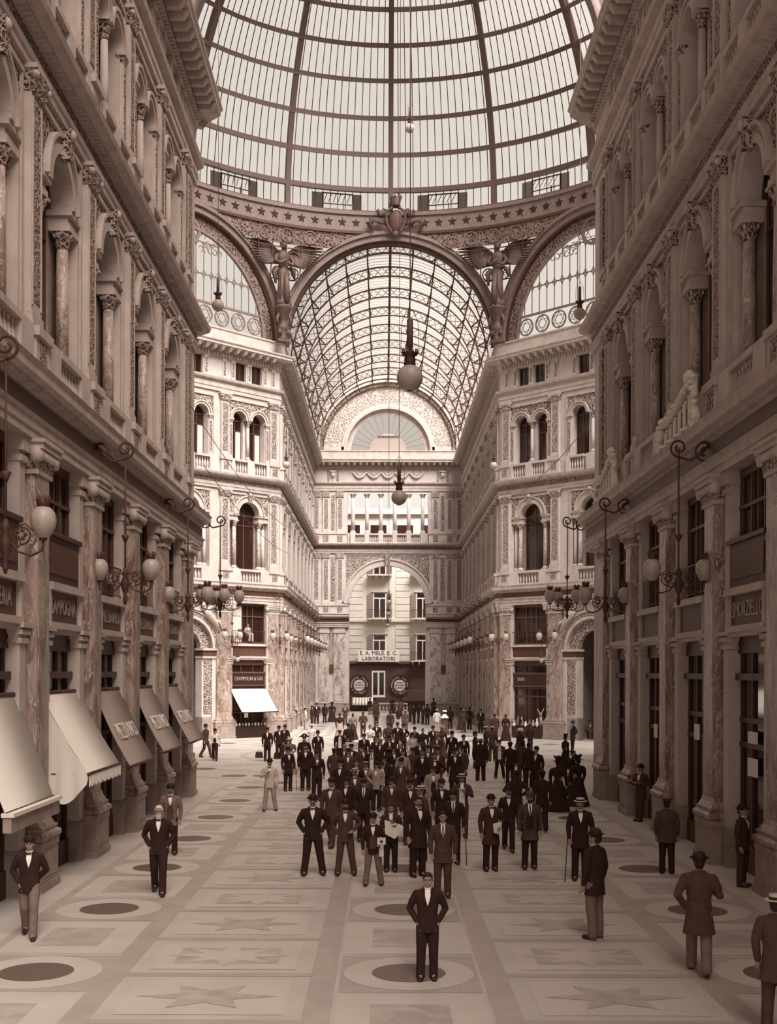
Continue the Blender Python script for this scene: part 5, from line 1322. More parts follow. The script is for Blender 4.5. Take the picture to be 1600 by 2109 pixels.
def hat_mesh(kind):
    b = MB(); z = 1.635
    if kind == 'bowler':
        b.lathe([(.088,0),(.092,.03),(.09,.06),(.075,.095),(.045,.115),(.001,.12)],0,.006,'felt_black',20,z,sy=1.15); b.lathe([(.085,.012),(.125,.022),(.132,.034),(.125,.030),(.088,.022)],0,.006,'felt_black',20,z,sy=1.15)
    elif kind == 'boater':
        b.lathe([(.086,0),(.086,.075),(.001,.078)],0,.004,'straw',20,z+.01,sy=1.12); b.lathe([(.08,.0),(.145,.0),(.145,.012),(.08,.012)],0,.004,'straw',22,z+.01,sy=1.08); b.lathe([(.088,.012),(.089,.045),(.087,.045)],0,.004,'felt_black',20,z+.01,sy=1.12)
    elif kind == 'soft':
        b.lathe([(.086,0),(.09,.05),(.08,.10),(.05,.105),(.001,.09)],0,.006,'felt_black',18,z,sy=1.15); b.lathe([(.08,.0),(.14,-.004),(.15,.008),(.08,.014)],0,.006,'felt_black',20,z+.01,sy=1.1); b.lathe([(.089,.012),(.092,.03),(.088,.03)],0,.006,'cloth_dark',18,z,sy=1.15)
    elif kind == 'cap':
        b.lathe([(.085,0),(.088,.03),(.105,.06),(.09,.078),(.001,.082)],0,.006,'cloth_dark',18,z,sy=1.1); b.sphere((0,-.105,z+.012),.065,.05,.012,'felt_black',12,6)
    elif kind == 'bicorne':
        b.lathe([(.088,0),(.09,.06),(.001,.10)],0,.006,'felt_black',16,z,sy=1.1)
        P = [(-.24,-.02),(-.15,.05),(-.07,.13),(0,.16),(.07,.13),(.15,.05),(.24,-.02),(.12,-.005),(-.12,-.005)]; b.slab([(x, z+.02+q) for x, q in P], -.115, -.085, 'felt_black'); b.slab([(x, z+.02+q*.9) for x, q in P], .085, .115, 'felt_black'); b.sphere((.0,-.125,z+.08),.025,.012,.045,'linen_white',8,6)
    elif kind == 'feather':
        b.lathe([(.09,0),(.09,.06),(.001,.07)],0,.01,'felt_black',16,z+.01); b.lathe([(.085,.0),(.17,.0),(.175,.015),(.085,.014)],0,.0,'felt_black',20,z+.01)
        for i in range(9): a = 2*pi*i/9; b.tube([(.05*cos(a),.05*sin(a),z+.07),(.10*cos(a),.09*sin(a),z+.16),(.15*cos(a),.11*sin(a),z+.17+.04*(i % 2))],[.03,.035,.01],'felt_black',6)
    elif kind == 'white':
        b.lathe([(.09,0),(.10,.07),(.001,.09)],0,.01,'linen_white',16,z+.01); b.lathe([(.085,.0),(.18,-.01),(.18,.01),(.085,.014)],0,.0,'linen_white',20,z+.01)
        for i in range(7): a = 2*pi*i/7; b.sphere((.09*cos(a),.09*sin(a),z+.08),.05,.05,.04,'linen_white',8,6)
    return b.mesh('hat')
def hair_mesh(kind):
    b = MB(); m = 'hair_dark'
    b.sphere((0,.022,1.622), .082, .098, .093, m, 18, 10, -.15, 1); b.sphere((0,.055,1.575),.066,.06,.07,m,14,8)
    b.sphere((0,-.055,1.675),.055,.035,.028,m,12,6)
    if kind == 'bun': b.sphere((0,.06,1.70),.05,.05,.045,m,12,8)
    return b.mesh('hair')
def face_hair(kind):
    b = MB()
    for s in (-1, 1): b.tube([(0,-.106,1.552),(s*.025,-.100,1.549),(s*.048,-.082,1.545)],[.009,.010,.004],'hair_dark',6)
    if kind == 'beard': b.sphere((0,-.052,1.515),.056,.052,.05,'hair_dark',12,8,-1,.35)
    return b.mesh('beard' if kind == 'beard' else 'moustache')
def eyes_mesh():
    b = MB()
    for s in (-1, 1): b.sphere((s*.030,-.087,1.595),.010,.006,.005,'hair_dark',8,5); b.box(s*.03-.016,s*.03+.016,-.098,-.09,1.612,1.617,'hair_dark')
    return b.mesh('eyes')
def skirt_mesh(w=1.0):
    b = MB(); m = 'cloth_black'; n = 26; vs_ = []; L = [(1.06,.118,.10),(.98,.15,.13),(.85,.185,.17),(.6,.235,.23),(.3,.30,.30),(.02,.37,.38)]
    for z, rx, ry in L:
        for i in range(n): a = 2*pi*i/n; q = 1+.045*(1-z)*cos(a*9); vs_.append((rx*w*q*cos(a), .02*(1-z)+ry*w*q*sin(a), z))
    b.add(vs_, [(j*n+i, j*n+(i+1) % n, (j+1)*n+(i+1) % n, (j+1)*n+i) for j in range(len(L)-1) for i in range(n)]+[tuple(range(n))], m, True); return b.mesh('skirt')
def bodice_mesh(la, ra):
    b = MB(); m = 'cloth_black'
    ell(b, [(0,0,z,rx,ry) for z, rx, ry in ((1.0,.135,.115),(1.06,.118,.10),(1.18,.145,.125),(1.27,.16,.14),(1.36,.155,.11),(1.41,.12,.085),(1.47,.065,.062),(1.50,.06,.06))], m)
    for s, A in ((1, la), (-1, ra)):
        P = [Vector(p) for p in mir(ARMS[A], s)]; limb(b, [Vector((s*.12,0,1.37)),P[0]*.97,P[0]*.55+P[1]*.45,P[1],P[2]], [.07,.10,.088,.055,.036], m)
    return remesh(b, 'bodice', .011, 2)
def cape_mesh(): 
    b = MB(); b.lathe([(.30,1.17),(.29,1.22),(.235,1.33),(.12,1.43),(.07,1.47)],0,.01,'linen_white',24,sy=.72); return b.mesh('cape_collar')
def prop_mesh(kind):
    b = MB()
    if kind == 'cane': b.tube([(-.27,-.12,.88),(-.30,-.20,.45),(-.33,-.27,.0)],.011,'shoe_leather',6); b.tube([(-.27,-.12,.88),(-.27,-.11,.94),(-.25,-.07,.96),(-.22,-.06,.94)],.012,'shoe_leather',6)
    elif kind == 'caneR': b.tube([(.28,-.10,.86),(.31,-.12,.0)],.011,'shoe_leather',6); b.sphere((.28,-.10,.88),.018,.018,.018,'brass',8,5)
    elif kind == 'paperL': b.add([(.02,-.24,.90),(.19,-.23,.84),(.20,-.23,1.15),(.0,-.25,1.10),(.02,-.25,.90),(.19,-.24,.84),(.20,-.24,1.15),(.0,-.26,1.10)],[(0,1,2,3),(7,6,5,4),(0,4,5,1),(1,5,6,2),(2,6,7,3),(3,7,4,0)],'paper')
    elif kind == 'news': b.add([(-.16,-.22,1.33),(-.14,-.25,.98),(.10,-.25,.86),(.32,-.24,1.14),(.28,-.22,1.20),(-.16,-.23,1.33),(-.14,-.26,.98),(.10,-.26,.86),(.32,-.25,1.14),(.28,-.23,1.20)],[(0,1,2,3,4),(9,8,7,6,5),(0,5,6,1),(1,6,7,2),(2,7,8,3),(3,8,9,4),(4,9,5,0)],'paper')
    elif kind == 'spread': b.box(-.05,.55,-.30,-.285,1.05,1.42,'paper')
    elif kind == 'box': b.box(.10,.30,-.30,-.12,1.02,1.16,'paper').taper(.20,-.18,.72,.92,.055,.008,.05,.008,'paper').box(.17,.23,-.31,-.29,1.06,1.12,'cloth_black')
    elif kind == 'strawhand': b.T = Matrix.Translation((.3,-.25,.86)) @ Matrix.Rotation(1.2,4,'X'); b.lathe([(.15,0),(.15,.01),(.085,.012),(.085,.07),(.001,.072)],0,0,'straw',18); b.T = None
    elif kind == 'whiterag': b.tube([(.12,-.2,1.12),(.2,-.22,1.0),(.24,-.2,.86)],[.02,.035,.02],'linen_white',6)
    return b
MC = {}
def gm(key, fn):
    if key not in MC: MC[key] = fn()
    return MC[key]
def clothe(name, key, fn, parent, m=None, loc=(0, 0, 0), rx=None):
    o = new(name, gm(key, fn), parent, loc)
    if m and len(o.material_slots): o.material_slots[0].link = 'OBJECT'; o.material_slots[0].material = MAT[m]
    return o
NEAR = 60.0
PEOPLE = []
def person(x, ytop, h, label, facing=0, coat='cloth_black', legs='stand', la='down', ra='down', hat='bowler', trou=None, shirt='v', face=None, tie='bow', hem=.76, prop=None, yfeet=None, woman=False, skirt=None, group=None, hairm=None, hatm=None, wide=1.0, cape=False, vest=None, loose=1.0, z0=0, wx=None, tilt=0):
    """x, ytop: where the top of the hat shows; h: height in metres to that top. facing: degrees, 0 = towards the camera"""
    Y = (CAMH-h-z0)*FPX/(ytop-HORIZ) if yfeet is None else CAMH*FPX/(yfeet-HORIZ)
    X = (x-VPX)*Y/FPX+CAMX
    if wx is not None: X, Y = wx
    top = 1.70 if hat in (None, 'hair', 'bun') else {'bowler': 1.755, 'boater': 1.725, 'soft': 1.735, 'cap': 1.72, 'bicorne': 1.80, 'feather': 1.82, 'white': 1.75}[hat]
    s = h/top
    if legs == 'sit': s = .97
    fig = 'stand' if woman else legs
    root = new('person', gm(('body', la, ra, fig), lambda: body_mesh(la, ra, fig)), None, (X, Y, z0)); root.scale = (s*wide, s*wide, s)
    root.rotation_euler = (tilt, 0, radians(facing)+atan2(-(X-CAMX), Y)*(1 if True else 0)*.6)
    tag(root, label, 'person', group)
    d = LEGS[fig][0][0][2]-.92
    if woman:
        clothe('bodice', ('bod', la, ra), lambda: bodice_mesh(la, ra), root, coat); clothe('skirt', 'skirt', skirt_mesh, root, skirt or coat)
        if cape: clothe('cape_collar', 'cape', cape_mesh, root)
        clothe('hair', 'hairbun', lambda: hair_mesh('bun'), root, hairm)
    else:
        if coat: clothe('jacket', ('jac', la, ra, fig, hem, loose), lambda: jacket_mesh(la, ra, fig, hem, loose), root, coat)
        clothe('trousers', ('tro', fig), lambda: trouser_mesh(fig), root, trou or coat); clothe('shoes', ('shoe', fig), lambda: shoe_mesh(fig), root)
        if shirt: clothe('shirt_front', ('shirt', shirt, fig), lambda: shirt_mesh(shirt, fig), root)
        if vest: clothe('waistcoat', ('vest', fig), lambda: vest_mesh(fig), root, vest)
        if tie and shirt: clothe('necktie', ('tie', tie == 'bow', fig), lambda: tie_mesh(tie == 'bow', fig), root)
        clothe('hair', 'hair', lambda: hair_mesh('h'), root, hairm, (0, 0, d))
    if face: clothe('beard' if face == 'beard' else 'moustache', 'fh'+face, lambda: face_hair(face), root, hairm, (0, 0, d))
    if Y < 75: clothe('eyes', 'eyes', eyes_mesh, root, None, (0, 0, d))
    if hat not in (None, 'hair', 'bun'): clothe('hat', 'hat'+hat, lambda: hat_mesh(hat), root, hatm, (0, 0, d))
    if prop:
        nm = {'cane': 'walking_cane', 'caneR': 'walking_cane', 'paperL': 'folded_paper', 'news': 'newspaper', 'spread': 'newspaper', 'box': 'paper_box', 'strawhand': 'straw_hat', 'whiterag': 'white_cloth'}[prop]
        lb = {'walking_cane': 'walking cane held by the ', 'folded_paper': 'folded paper held by the ', 'newspaper': 'open newspaper held by the ', 'paper_box': 'pale box and paper bag carried by the ', 'straw_hat': 'straw hat held by the ', 'white_cloth': 'white cloth held by the '}[nm]
        key = ('prop', prop)
        if key not in MC: MC[key] = prop_mesh(prop).mesh(nm)
        o = new(nm, MC[key], None, root.location); o.scale = root.scale; o.rotation_euler = root.rotation_euler
        tag(o, ' '.join((lb+label).split()[:16]), {'walking_cane': 'cane', 'folded_paper': 'paper', 'newspaper': 'newspaper', 'paper_box': 'box', 'straw_hat': 'hat', 'white_cloth': 'cloth'}[nm])
    PEOPLE.append(root); return root
B, D_, BR, G, T_, L_ = 'cloth_black', 'cloth_dark', 'cloth_brown', 'cloth_grey', 'cloth_tan', 'cloth_light'
P = person
# ---- foreground, left to right
P(62, 1728, 1.70, 'man walking at the far left edge in black jacket, bowler and grey trousers', coat=B, trou=G, legs='walk', la='back', ra='pocket', yfeet=1932, tie='bow')
P(328, 1662, 1.74, 'old bareheaded man with white beard, dark suit, hands in pockets', coat=B, legs='walk', la='pocket', ra='pocket', hat=None, face='beard', hairm='hair_white', yfeet=1842)
P(352, 1615, 1.73, 'man in speckled brown jacket and bowler behind the white-bearded man', coat=G, trou=B, face='m', yfeet=1762, shirt='v', vest=BR, legs='stand', hem=.72)
P(645, 1637, 1.77, 'stout man in black suit and bowler, hands in pockets, legs apart', coat=B, legs='spread', la='pocket', ra='pocket', face='m', yfeet=1803, wide=1.08)
P(712, 1645, 1.68, 'man in grey-brown suit, hand on hip, beside the stout black-suited man', coat=BR, trou=BR, legs='spread', la='hip', ra='pocket', face='beard', yfeet=1803, prop=None)
P(769, 1674, 1.52, 'young vendor in bowler and open dark jacket holding boxes and papers', coat=B, trou=G, vest=BR, la='hold', ra='down', yfeet=1824, prop='box', legs='spread')
P(806, 1658, 1.50, 'bareheaded newspaper boy behind a spread newspaper', coat=D_, trou=B, la='chest', ra='fold', hat=None, yfeet=1796, prop='news', tie=None)
P(862, 1652, 1.72, 'dark man in long overcoat at the front of the crowd, hatless with moustache', facing=20, coat=B, face='m', hat=None, yfeet=1805, hem=.62, wide=1.06)
P(882, 1800, 1.53, 'bareheaded boy in black suit standing alone in front on the glass disc', coat=B, hat=None, la='pocket', ra='pocket', yfeet=2018, tie=None, face=None)
P(913, 1673, 1.68, 'bareheaded young man in brown suit just behind the lone boy', coat=BR, hat=None, yfeet=1848, tie='n', vest=BR, hem=.70)
P(934, 1637, 1.74, 'man in black suit and bowler leaning on a cane behind the bareheaded young man', coat=B, face='m', yfeet=1780, prop='caneR', tie='n')
P(952, 1590, 1.72, 'man in boater and open brown jacket over white shirt, hand on chest', coat=BR, trou=BR, la='chest', hat='boater', hatm='straw', shirt='open', yfeet=1726, tie=None)
P(1012, 1636, 1.72, 'man in long dark coat and bowler holding a folded white paper', facing=8, coat=D_, trou=B, la='hold', ra='down', yfeet=1793, hem=.60, prop='paperL')
P(1048, 1622, 1.60, 'man in black suit behind the man with the folded paper', coat=B, hat='soft', yfeet=1752, face='m', legs='walk')
P(1092, 1630, 1.74, 'man in open brown jacket and soft hat, arms hanging, right of centre', coat=BR, trou=B, vest=B, hat='soft', hatm='felt_brown', yfeet=1789, face='beard', tie='n', hem=.66)
P(1117, 1588, 1.72, 'man in black seen from behind, past the man in soft hat', facing=180, coat=B, yfeet=1712, legs='walk')
P(1196, 1643, 1.76, 'man in black suit and pale straw boater carrying a cane', coat=B, hat='boater', face='m', yfeet=1812, prop='cane', hem=.68)
P(1226, 1703, 1.84, 'tall man in bowler and black jacket turning away, grey trousers, right foreground', facing=-130, coat=B, trou=G, yfeet=1932, legs='stand', hem=.70)
P(1441, 1752, 1.80, 'broad man in long brown coat and bowler walking away, far right', facing=176, coat=BR, trou=G, legs='walk', la='pocket', ra='chest', yfeet=2004, hem=.58, wide=1.06)
P(1374, 1645, 1.66, 'boy in loose brown jacket seen from behind near the right pilasters', facing=170, coat=BR, trou=B, hat='cap', la='down', ra='down', yfeet=1798, hem=.72, loose=1.15)
P(1320, 1572, 1.72, 'man in brown suit lounging against a right-hand pilaster', facing=-35, coat=BR, trou=BR, hat='bowler', la='fold', ra='fold', yfeet=1690, legs='cross')
P(1600, 1822, 1.72, 'person in brown coat and straw hat cut off by the right frame edge', facing=160, coat=BR, hat='boater', yfeet=2128, hem=.66)
P(1535, 1520, 1.70, 'dim dark figure in the doorway under the lettered sign on the right', coat=D_, hat='soft', wx=(7.05, 24.6), facing=60, shirt='v')
# ---- middle distance, left
P(424, 1491, 1.76, 'man in brown suit and bowler walking by the left pilasters, left of a pair', facing=60, coat=BR, legs='walk', yfeet=1562, la='pocket', shirt=None)
P(443, 1502, 1.62, 'waiter in dark waistcoat and white shirtsleeves, right of a pair at left', coat='linen_white', trou=B, vest=B, yfeet=1568, legs='walk', la='swingb', ra='down', hat='bowler', hem=.95)
P(556, 1562, 1.69, 'man in pale suit and dark bowler standing alone on the left', coat=L_, trou=T_, yfeet=1671, legs='spread', la='down', ra='chest', face='m', tie='bow')
P(551, 1498, 1.69, 'man in black with rumpled hat beside a bag, leftmost of the crowd', coat=B, yfeet=1569, hat='soft', tie=None)
P(575, 1496, 1.70, 'thin man in black suit, second from the left of the crowd', coat=B, yfeet=1564, hat='soft', facing=15)
P(587, 1493, 1.68, 'man in black behind the thin man at the left of the crowd', coat=B, hat='soft', facing=-20)
P(598, 1519, 1.58, 'woman in pale dress with white hat at the left of the crowd', coat=G, woman=True, skirt=T_, hat='white', la='hold', ra='hold')
P(594, 1540, 1.64, 'short man in long black coat with cane, left of the crowd', facing=20, coat=B, hat='soft', yfeet=1630, prop='caneR', hem=.70)
P(627, 1511, 1.84, 'officer in buttoned black uniform and bicorne hat', coat=B, hat='bicorne', shirt=None, hem=.70)
P(630, 1545, 1.72, 'broad bareheaded man in black suit in front of the officer', coat=B, hat=None, yfeet=1629, face='m', wide=1.08, shirt='v')
P(653, 1548, 1.73, 'man in dark cap and rolled sleeves at the left edge of the crowd', facing=10, coat=B, hat='cap', la='down', ra='chest', yfeet=1650)
P(655, 1504, 1.72, 'man in black suit and flat-topped hat right of the officer', coat=B, hat='bowler', facing=15)
P(642, 1491, 1.62, 'woman in white with a small hat behind the officer', coat='linen_white', woman=True, hat='white', skirt=L_)
# ---- far left cluster by the corner pilaster
P(583, 1460, 1.72, 'man in brown coat at the left corner of the far arm', coat=BR, hat='bowler', facing=30)
P(591, 1458, 1.72, 'man in dark cap at the left corner of the far arm', coat=D_, hat='soft', facing=-30)
P(606, 1454, 1.74, 'man in black with back turned, left of two by the far pilasters', coat=B, facing=150)
P(614, 1452, 1.74, 'man in black striding, right of two by the far pilasters', coat=B, facing=70, legs='walk')
P(629, 1458, 1.68, 'man in pale jacket standing by the far left pilasters', coat=L_, trou=T_, hat='cap', facing=100, la='chest')
P(643, 1454, 1.66, 'dark figure in the row along the far left wall, leftmost', coat=D_, hat='bowler', facing=120)
P(652, 1448, 1.80, 'tall man in black cape in the row along the far left wall', coat=B, hat='soft', hem=.60, wide=1.15)
P(669, 1449, 1.70, 'man in black in the middle of the row along the far left wall', coat=B, facing=160, shirt=None)
P(684, 1446, 1.78, 'woman in wide black cloak at the far left wall', woman=True, coat=B, hat='feather', wide=1.2, facing=160)
P(711, 1451, 1.72, 'slim youth in brown by the left pier of the end arch', coat=BR, hat=None, la='fold', ra='fold')
P(700, 1469, 1.76, 'woman in dark bodice and striped pale skirt seen from behind', woman=True, coat=B, skirt=T_, hat='bun', facing=170)
P(727, 1470, 1.70, 'woman in grey blouse and black skirt seen from behind', woman=True, coat=G, skirt=B, hat='bun', facing=175)
P(748, 1466, 1.74, 'man in cap seen from behind with hands clasped at his back', coat=D_, hat='cap', la='back', ra='back', facing=180, shirt=None)
P(762, 1438, 1.74, 'man in dark jacket at the end arch, left of a close pair', coat=B, trou=G, facing=150, hat='soft')
P(773, 1438, 1.70, 'woman in brown at the end arch, right of a close pair', coat=BR, woman=True, hat='feather', facing=190)
P(775, 1456, 1.66, 'boy in black in the middle of the floor before the end arch', coat=B, hat='cap', facing=180, shirt=None)
P(762, 1494, 1.60, 'woman in white blouse facing the camera in the rear of the crowd', coat='linen_white', woman=True, hat='bun', skirt='linen_white', la='fold', ra='fold')
P(776, 1488, 1.66, 'bareheaded youth in black beside the woman in white blouse', coat=B, hat=None)
P(808, 1436, 1.76, 'slender figure in long black coat by the balustrade', coat=B, hat='bun', woman=True, facing=160)
P(804, 1464, 1.70, 'man in black with pale collar walking to the end arch', coat=B, facing=180, hat='cap', shirt=None)
P(825, 1440, 1.74, 'man in grey jacket near the balustrade', coat=G, hat='soft', facing=170, shirt=None)
P(822, 1455, 1.74, 'man in black jacket and white trousers before the end arch', coat=B, trou=L_, hat='soft', facing=150)
P(835, 1462, 1.72, 'youth in brown suit and straw hat before the end arch', coat=BR, hat='boater', facing=170, prop='cane')
P(845, 1447, 1.72, 'dark man in the group right of the end arch, leftmost', coat=D_, hat='soft', facing=120)
P(853, 1450, 1.72, 'dark man in the group right of the end arch, second', coat=B, hat='bowler', facing=-120)
P(862, 1448, 1.74, 'dark man in the group right of the end arch, third', coat=B, hat='soft', facing=100)
P(871, 1450, 1.72, 'dark man in the group right of the end arch, fourth', coat=D_, hat='bowler', facing=60)
P(880, 1450, 1.74, 'dark man in the group right of the end arch, rightmost', coat=B, hat='bowler', facing=170)
P(893, 1438, 1.80, 'tall woman in black by the right pier of the end arch', coat=B, woman=True, hat='feather', facing=150)
P(900, 1460, 1.72, 'man in white jacket and straw hat seen from behind', coat=L_, trou=T_, hat='boater', facing=175, shirt=None)
P(916, 1462, 1.74, 'woman with broad white cape collar and brown skirt seen from behind', woman=True, coat=B, skirt=BR, hat='white', cape=True, facing=175)
P(927, 1454, 1.78, 'tall man in black right of the woman with white cape collar', coat=B, hat='bowler', facing=170, shirt=None)
P(949, 1457, 1.70, 'woman in brown dress and trimmed hat at the right of the far arm', woman=True, coat=BR, hat='feather', facing=200)
P(955, 1461, 1.68, 'boy in brown suit and straw hat seen from behind, hands on hips', coat=BR, trou=BR, hat='boater', facing=180, la='hip', ra='hip', shirt=None)
P(967, 1455, 1.76, 'man in black at the right pilasters of the far arm', coat=B, hat='bowler', facing=150, hem=.6)
P(990, 1460, 1.74, 'man in black coat with bright shirt front by the right corner', coat=B, hat='soft', hem=.6)
P(1019, 1469, 1.74, 'man in long brown coat with back turned at the right corner pilaster', coat=D_, hat='bowler', facing=170, hem=.6, shirt=None, wide=1.08)
P(1042, 1471, 1.70, 'woman in black by the right corner pilaster', coat=B, woman=True, hat='bun', facing=150)
P(1072, 1482, 1.66, 'woman in black with ruffled hat in front of the shop with the horned figure', coat=B, woman=True, hat='feather', facing=120)
P(1092, 1490, 1.50, 'child in black in front of the shop with the horned figure', coat=B, hat='soft', facing=160)
P(1180, 1483, 1.76, 'man in black leaning on the pier of the right arched passage', coat=B, hat='soft', facing=-60, la='pocket', ra='pocket', legs='cross')
P(1165, 1510, 1.62, 'woman in black with plumed hat before the right arched passage', coat=B, woman=True, hat='feather', facing=120)
P(1181, 1545, 1.62, 'woman in black behind the two in winged hats on the right', coat=B, woman=True, hat='bun', facing=60)
P(1150, 1556, 1.76, 'woman in wide black dress and winged feather hat', coat=B, woman=True, hat='feather', facing=160, wide=1.08)
P(1190, 1553, 1.70, 'stout woman in black cloak right of the winged hat', coat=B, woman=True, hat='feather', facing=-150, wide=1.15)
# ---- right side of the crowd
P(1001, 1495, 1.72, 'man in pale boater with white braces, left of two behind the right crowd', coat=B, hat='boater', facing=100)
P(1014, 1495, 1.74, 'man in brown suit and pale boater, right of two behind the right crowd', coat=BR, hat='boater', facing=170, shirt=None)
P(990, 1523, 1.74, 'broad man in black coat and boater seen from behind', coat=B, hat='boater', facing=175, yfeet=1608, shirt=None, hem=.62, wide=1.15)
P(979, 1505, 1.72, 'man in black bowler turned to the right at the crowd edge', coat=B, hat='bowler', facing=80)
P(1029, 1526, 1.62, 'boy with white shirt under open jacket facing the camera at right', coat=BR, trou=B, hat='cap', shirt='open', tie=None, yfeet=1603, legs='spread')
P(1051, 1526, 1.72, 'man in black seen from behind right of the boy in white shirt', coat=B, facing=170, shirt=None)
P(1072, 1499, 1.72, 'woman with pale hat crown in the right cluster', coat=B, woman=True, hat='white', facing=120)
P(1076, 1524, 1.74, 'man in grey-brown coat seen from behind in the right cluster', coat=BR, facing=180, hat='soft', shirt=None, wide=1.1)
P(1105, 1535, 1.76, 'man in black suit stepping aside at the right cluster', coat=B, facing=-20, legs='walk')
P(1090, 1528, 1.72, 'man in black between the grey-brown coat and the stepping man', coat=B, facing=150, hat='bowler')
P(1064, 1585, 1.70, 'man in black coat seen from behind, elbow raised behind the soft-hatted man', coat=B, facing=175, la='hip', ra='hip', hem=.62)
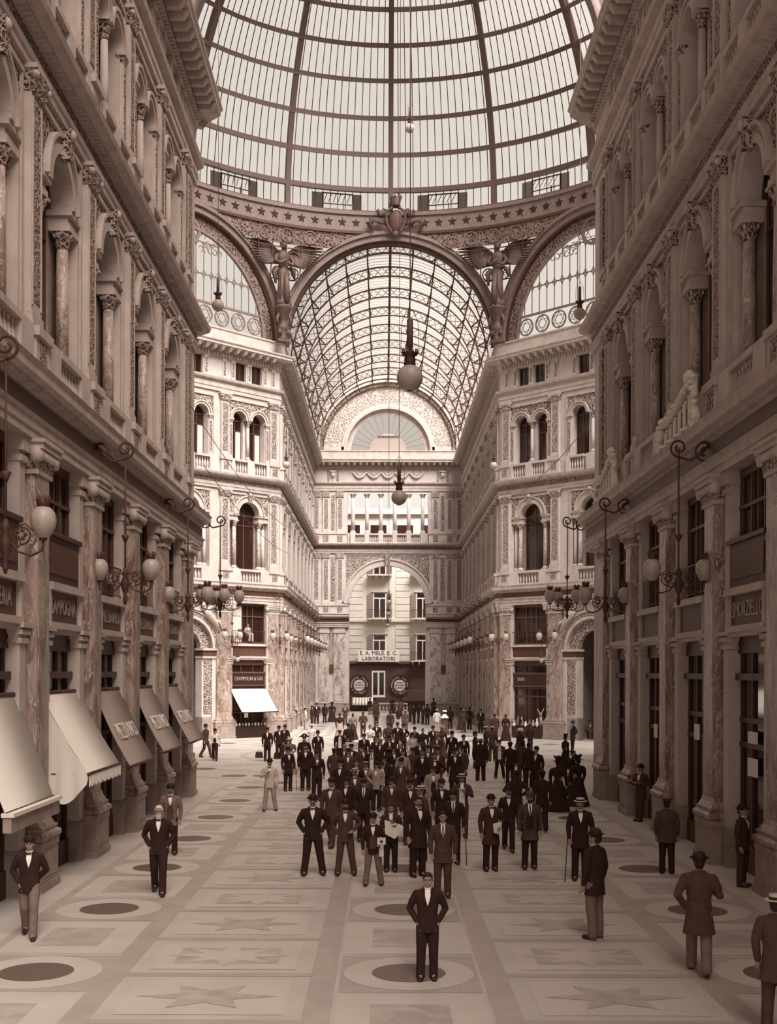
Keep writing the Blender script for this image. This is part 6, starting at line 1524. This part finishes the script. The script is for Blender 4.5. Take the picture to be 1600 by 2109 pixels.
# ---- the crowd itself
crowd = [
 (700,1504,1.66,'slim boy in black with white braces behind the open newspaper',dict(coat=B,hat='cap',shirt='open')),
 (718,1490,1.78,'tall man in black behind the open newspaper, rear of the crowd',dict(coat=B,hat='soft',shirt=None)),
 (717,1514,1.64,'man in brown reading a large open newspaper',dict(coat=D_,hat='soft',prop='spread',la='hold',ra='hold')),
 (710,1533,1.62,'bald man in black left of the newspaper reader',dict(coat=B,hat=None,hairm='skin')),
 (689,1541,1.66,'boy in brown jacket and fez-like cap turned away, coat tail flying',dict(coat=BR,hat='cap',facing=160,shirt=None)),
 (718,1541,1.74,'man in pale-banded hat and brown coat, left of centre',dict(coat=BR,hat='boater',hatm='felt_black')),
 (724,1532,1.68,'youth in black with boater behind the man with banded hat',dict(coat=B,hat='boater',hatm='felt_black')),
 (746,1532,1.72,'man in black hat and brown coat looking left',dict(coat=BR,hat='soft',facing=30)),
 (750,1511,1.68,'man in cap with pale tie behind the crowd centre',dict(coat=B,hat='cap',tie='n')),
 (776,1516,1.68,'youth in black with white shirt left of a straw hat',dict(coat=B,hat=None)),
 (784,1521,1.66,'small man in straw hat near the rear centre',dict(coat=B,hat='boater')),
 (802,1514,1.74,'man with folded arms and two white collars, rear centre',dict(coat=B,hat='soft',la='fold',ra='fold')),
 (800,1489,1.70,'man in brown jacket with cap at the very rear centre',dict(coat=BR,hat='cap',facing=20,shirt=None,wide=1.1)),
 (819,1487,1.76,'man in black bowler at the very rear centre',dict(coat=B,hat='bowler')),
 (831,1490,1.72,'man in black right of the rear bowler',dict(coat=B,hat='soft',la='hip')),
 (854,1496,1.64,'man in small bowler behind the pale-jacketed youth',dict(coat=B,hat='bowler')),
 (850,1509,1.66,'youth in pale jacket and boater, rear right of centre',dict(coat=L_,trou=T_,hat='boater',hatm='felt_black')),
 (871,1501,1.62,'bareheaded woman in black shawl, rear right',dict(coat=B,woman=True,hat='bun')),
 (892,1494,1.72,'man in black with raised collar, rear right',dict(coat=B,hat='soft')),
 (910,1494,1.70,'woman in brown with banded straw hat, rear right',dict(coat=BR,woman=True,hat='white',hatm='straw')),
 (901,1510,1.70,'man in brown with arms folded and straw boater, rear right',dict(coat=BR,hat='boater',la='fold',ra='fold')),
 (931,1504,1.78,'tall man in black suit alone at the right rear of the crowd',dict(coat=B,hat='bowler',legs='spread')),
 (955,1512,1.68,'man in small bowler at the right rear, partly hidden',dict(coat=B,hat='bowler')),
 (864,1522,1.72,'man in wide black hat with white collar, right of centre',dict(coat=B,hat='soft')),
 (825,1529,1.60,'white-moustached man in black, crowd centre',dict(coat=B,hat=None,face='m',hairm='hair_white')),
 (767,1535,1.74,'man in black jacket open over a long white shirt front',dict(coat=B,hat='bowler',shirt='open',tie='n')),
 (811,1535,1.72,'man in black with hands clasped, centre of the crowd',dict(coat=B,hat='soft',la='hold',ra='hold')),
 (830,1545,1.62,'boy with pale collar in the centre of the crowd',dict(coat=T_,hat=None)),
 (851,1539,1.68,'man in brown belted jacket and dark boater, centre right',dict(coat=BR,hat='boater',hatm='felt_black',shirt=None)),
 (870,1544,1.72,'bareheaded man in black with broad white shirt front, centre right',dict(coat=B,hat=None,face='m')),
 (881,1534,1.66,'boy in brown cap between two black-suited men',dict(coat=BR,hat='cap')),
 (896,1551,1.72,'bareheaded man in black, hand at his waist, centre right',dict(coat=B,hat=None,la='hip',face='m')),
 (902,1538,1.70,'man in broad brown cap looking down, centre right',dict(coat=BR,hat='cap')),
 (937,1539,1.78,'man with moustache and long black coat at the right front of the crowd',dict(coat=B,hat='soft',face='m',hem=.55)),
 (952,1534,1.76,'man in brown overcoat beside the long black coat',dict(coat=BR,hat='boater',hatm='felt_black',hem=.6,facing=-40)),
 (792,1555,1.60,'boy in black with white tie in the crowd centre',dict(coat=B,hat='bowler')),
 (827,1559,1.70,'man in open brown coat and black hat, front of centre',dict(coat=BR,hat='bowler',hem=.64)),
 (734,1566,1.62,'boy with white collar and open mouth, left of centre',dict(coat=B,hat=None)),
 (754,1568,1.54,'boy in pale cap with bent arm, left of centre',dict(coat=G,hat='cap',hatm='cloth_tan')),
 (776,1567,1.60,'youth in pale jacket, hand on hip, left of centre',dict(coat=T_,trou=B,hat='bowler',ra='hip')),
 (787,1579,1.54,'boy in cap with bright white shirt and brown trousers',dict(coat=B,trou=BR,hat='cap',shirt='open',tie=None,yfeet=1668)),
 (702,1562,1.74,'man in bowler and black suit behind the front left group',dict(coat=B,hat='bowler')),
 (731,1582,1.68,'man in wide straw hat and tweed coat, front left of centre',dict(coat=BR,hat='boater',face='m')),
 (684,1589,1.76,'large man in brown suit and bowler behind the stout man',dict(coat=BR,hat='bowler',yfeet=1744,legs='walk',wide=1.08,face='m')),
 (715,1599,1.66,'young man with wing collar and white shirt front',dict(coat=B,hat='soft')),
 (750,1604,1.64,'man in dark suit and cap behind the vendor',dict(coat=B,hat='cap',tie='n')),
 (806,1600,1.60,'youth in brown buttoned coat and hat behind the newspaper boy',dict(coat=BR,hat='soft',hem=.66)),
 (845,1604,1.68,'bearded man in dark hat left of the big straw hat',dict(coat=D_,hat='boater',hatm='felt_black',face='beard',hairm='cloth_grey')),
 (868,1617,1.76,'man in wide pale straw hat looking left behind the overcoated man',dict(coat=BR,hat='boater',facing=-60)),
 (892,1577,1.62,'man in pale shirtsleeves and dark waistcoat bending forward',dict(coat=T_,hat='cap',vest=B)),
 (910,1602,1.68,'young man in black bowler smiling, right of the big straw hat',dict(coat=B,hat='bowler')),
 (655,1588,1.60,'',None),
]
for x, y, h, lab, kw in crowd:
    if kw is None: continue
    P(x, y, h, lab, facing=kw.pop('facing', ((x*7+y*3) % 41)-20), **kw)
P(1207, 1477, 1.3, 'man seated in the dark right arched passage', coat=G, trou=G, legs='sit', la='hold', ra='hold', hat=None, wx=(13.4, 79.5), facing=20)
P(514, 1288, 1.6, 'person sitting at the left mezzanine balcony window', coat=T_, legs='sit', la='hold', ra='hold', hat=None, wx=(-9.55, 80.15), z0=6.42, facing=40)
bag(-6.75, 61.0, 'dark travel bag on the floor left of the rumpled-hat man'); bag(-5.75, 60.5, 'black valise on the floor right of the rumpled-hat man')
st_ = new('stone_bench', MB().box(-.5,.5,-.25,.25,0,.45,'plinth_stone'), loc=(13.4, 79.95, 0)); tag(st_, 'low stone block under the seated man in the right passage', 'bench')
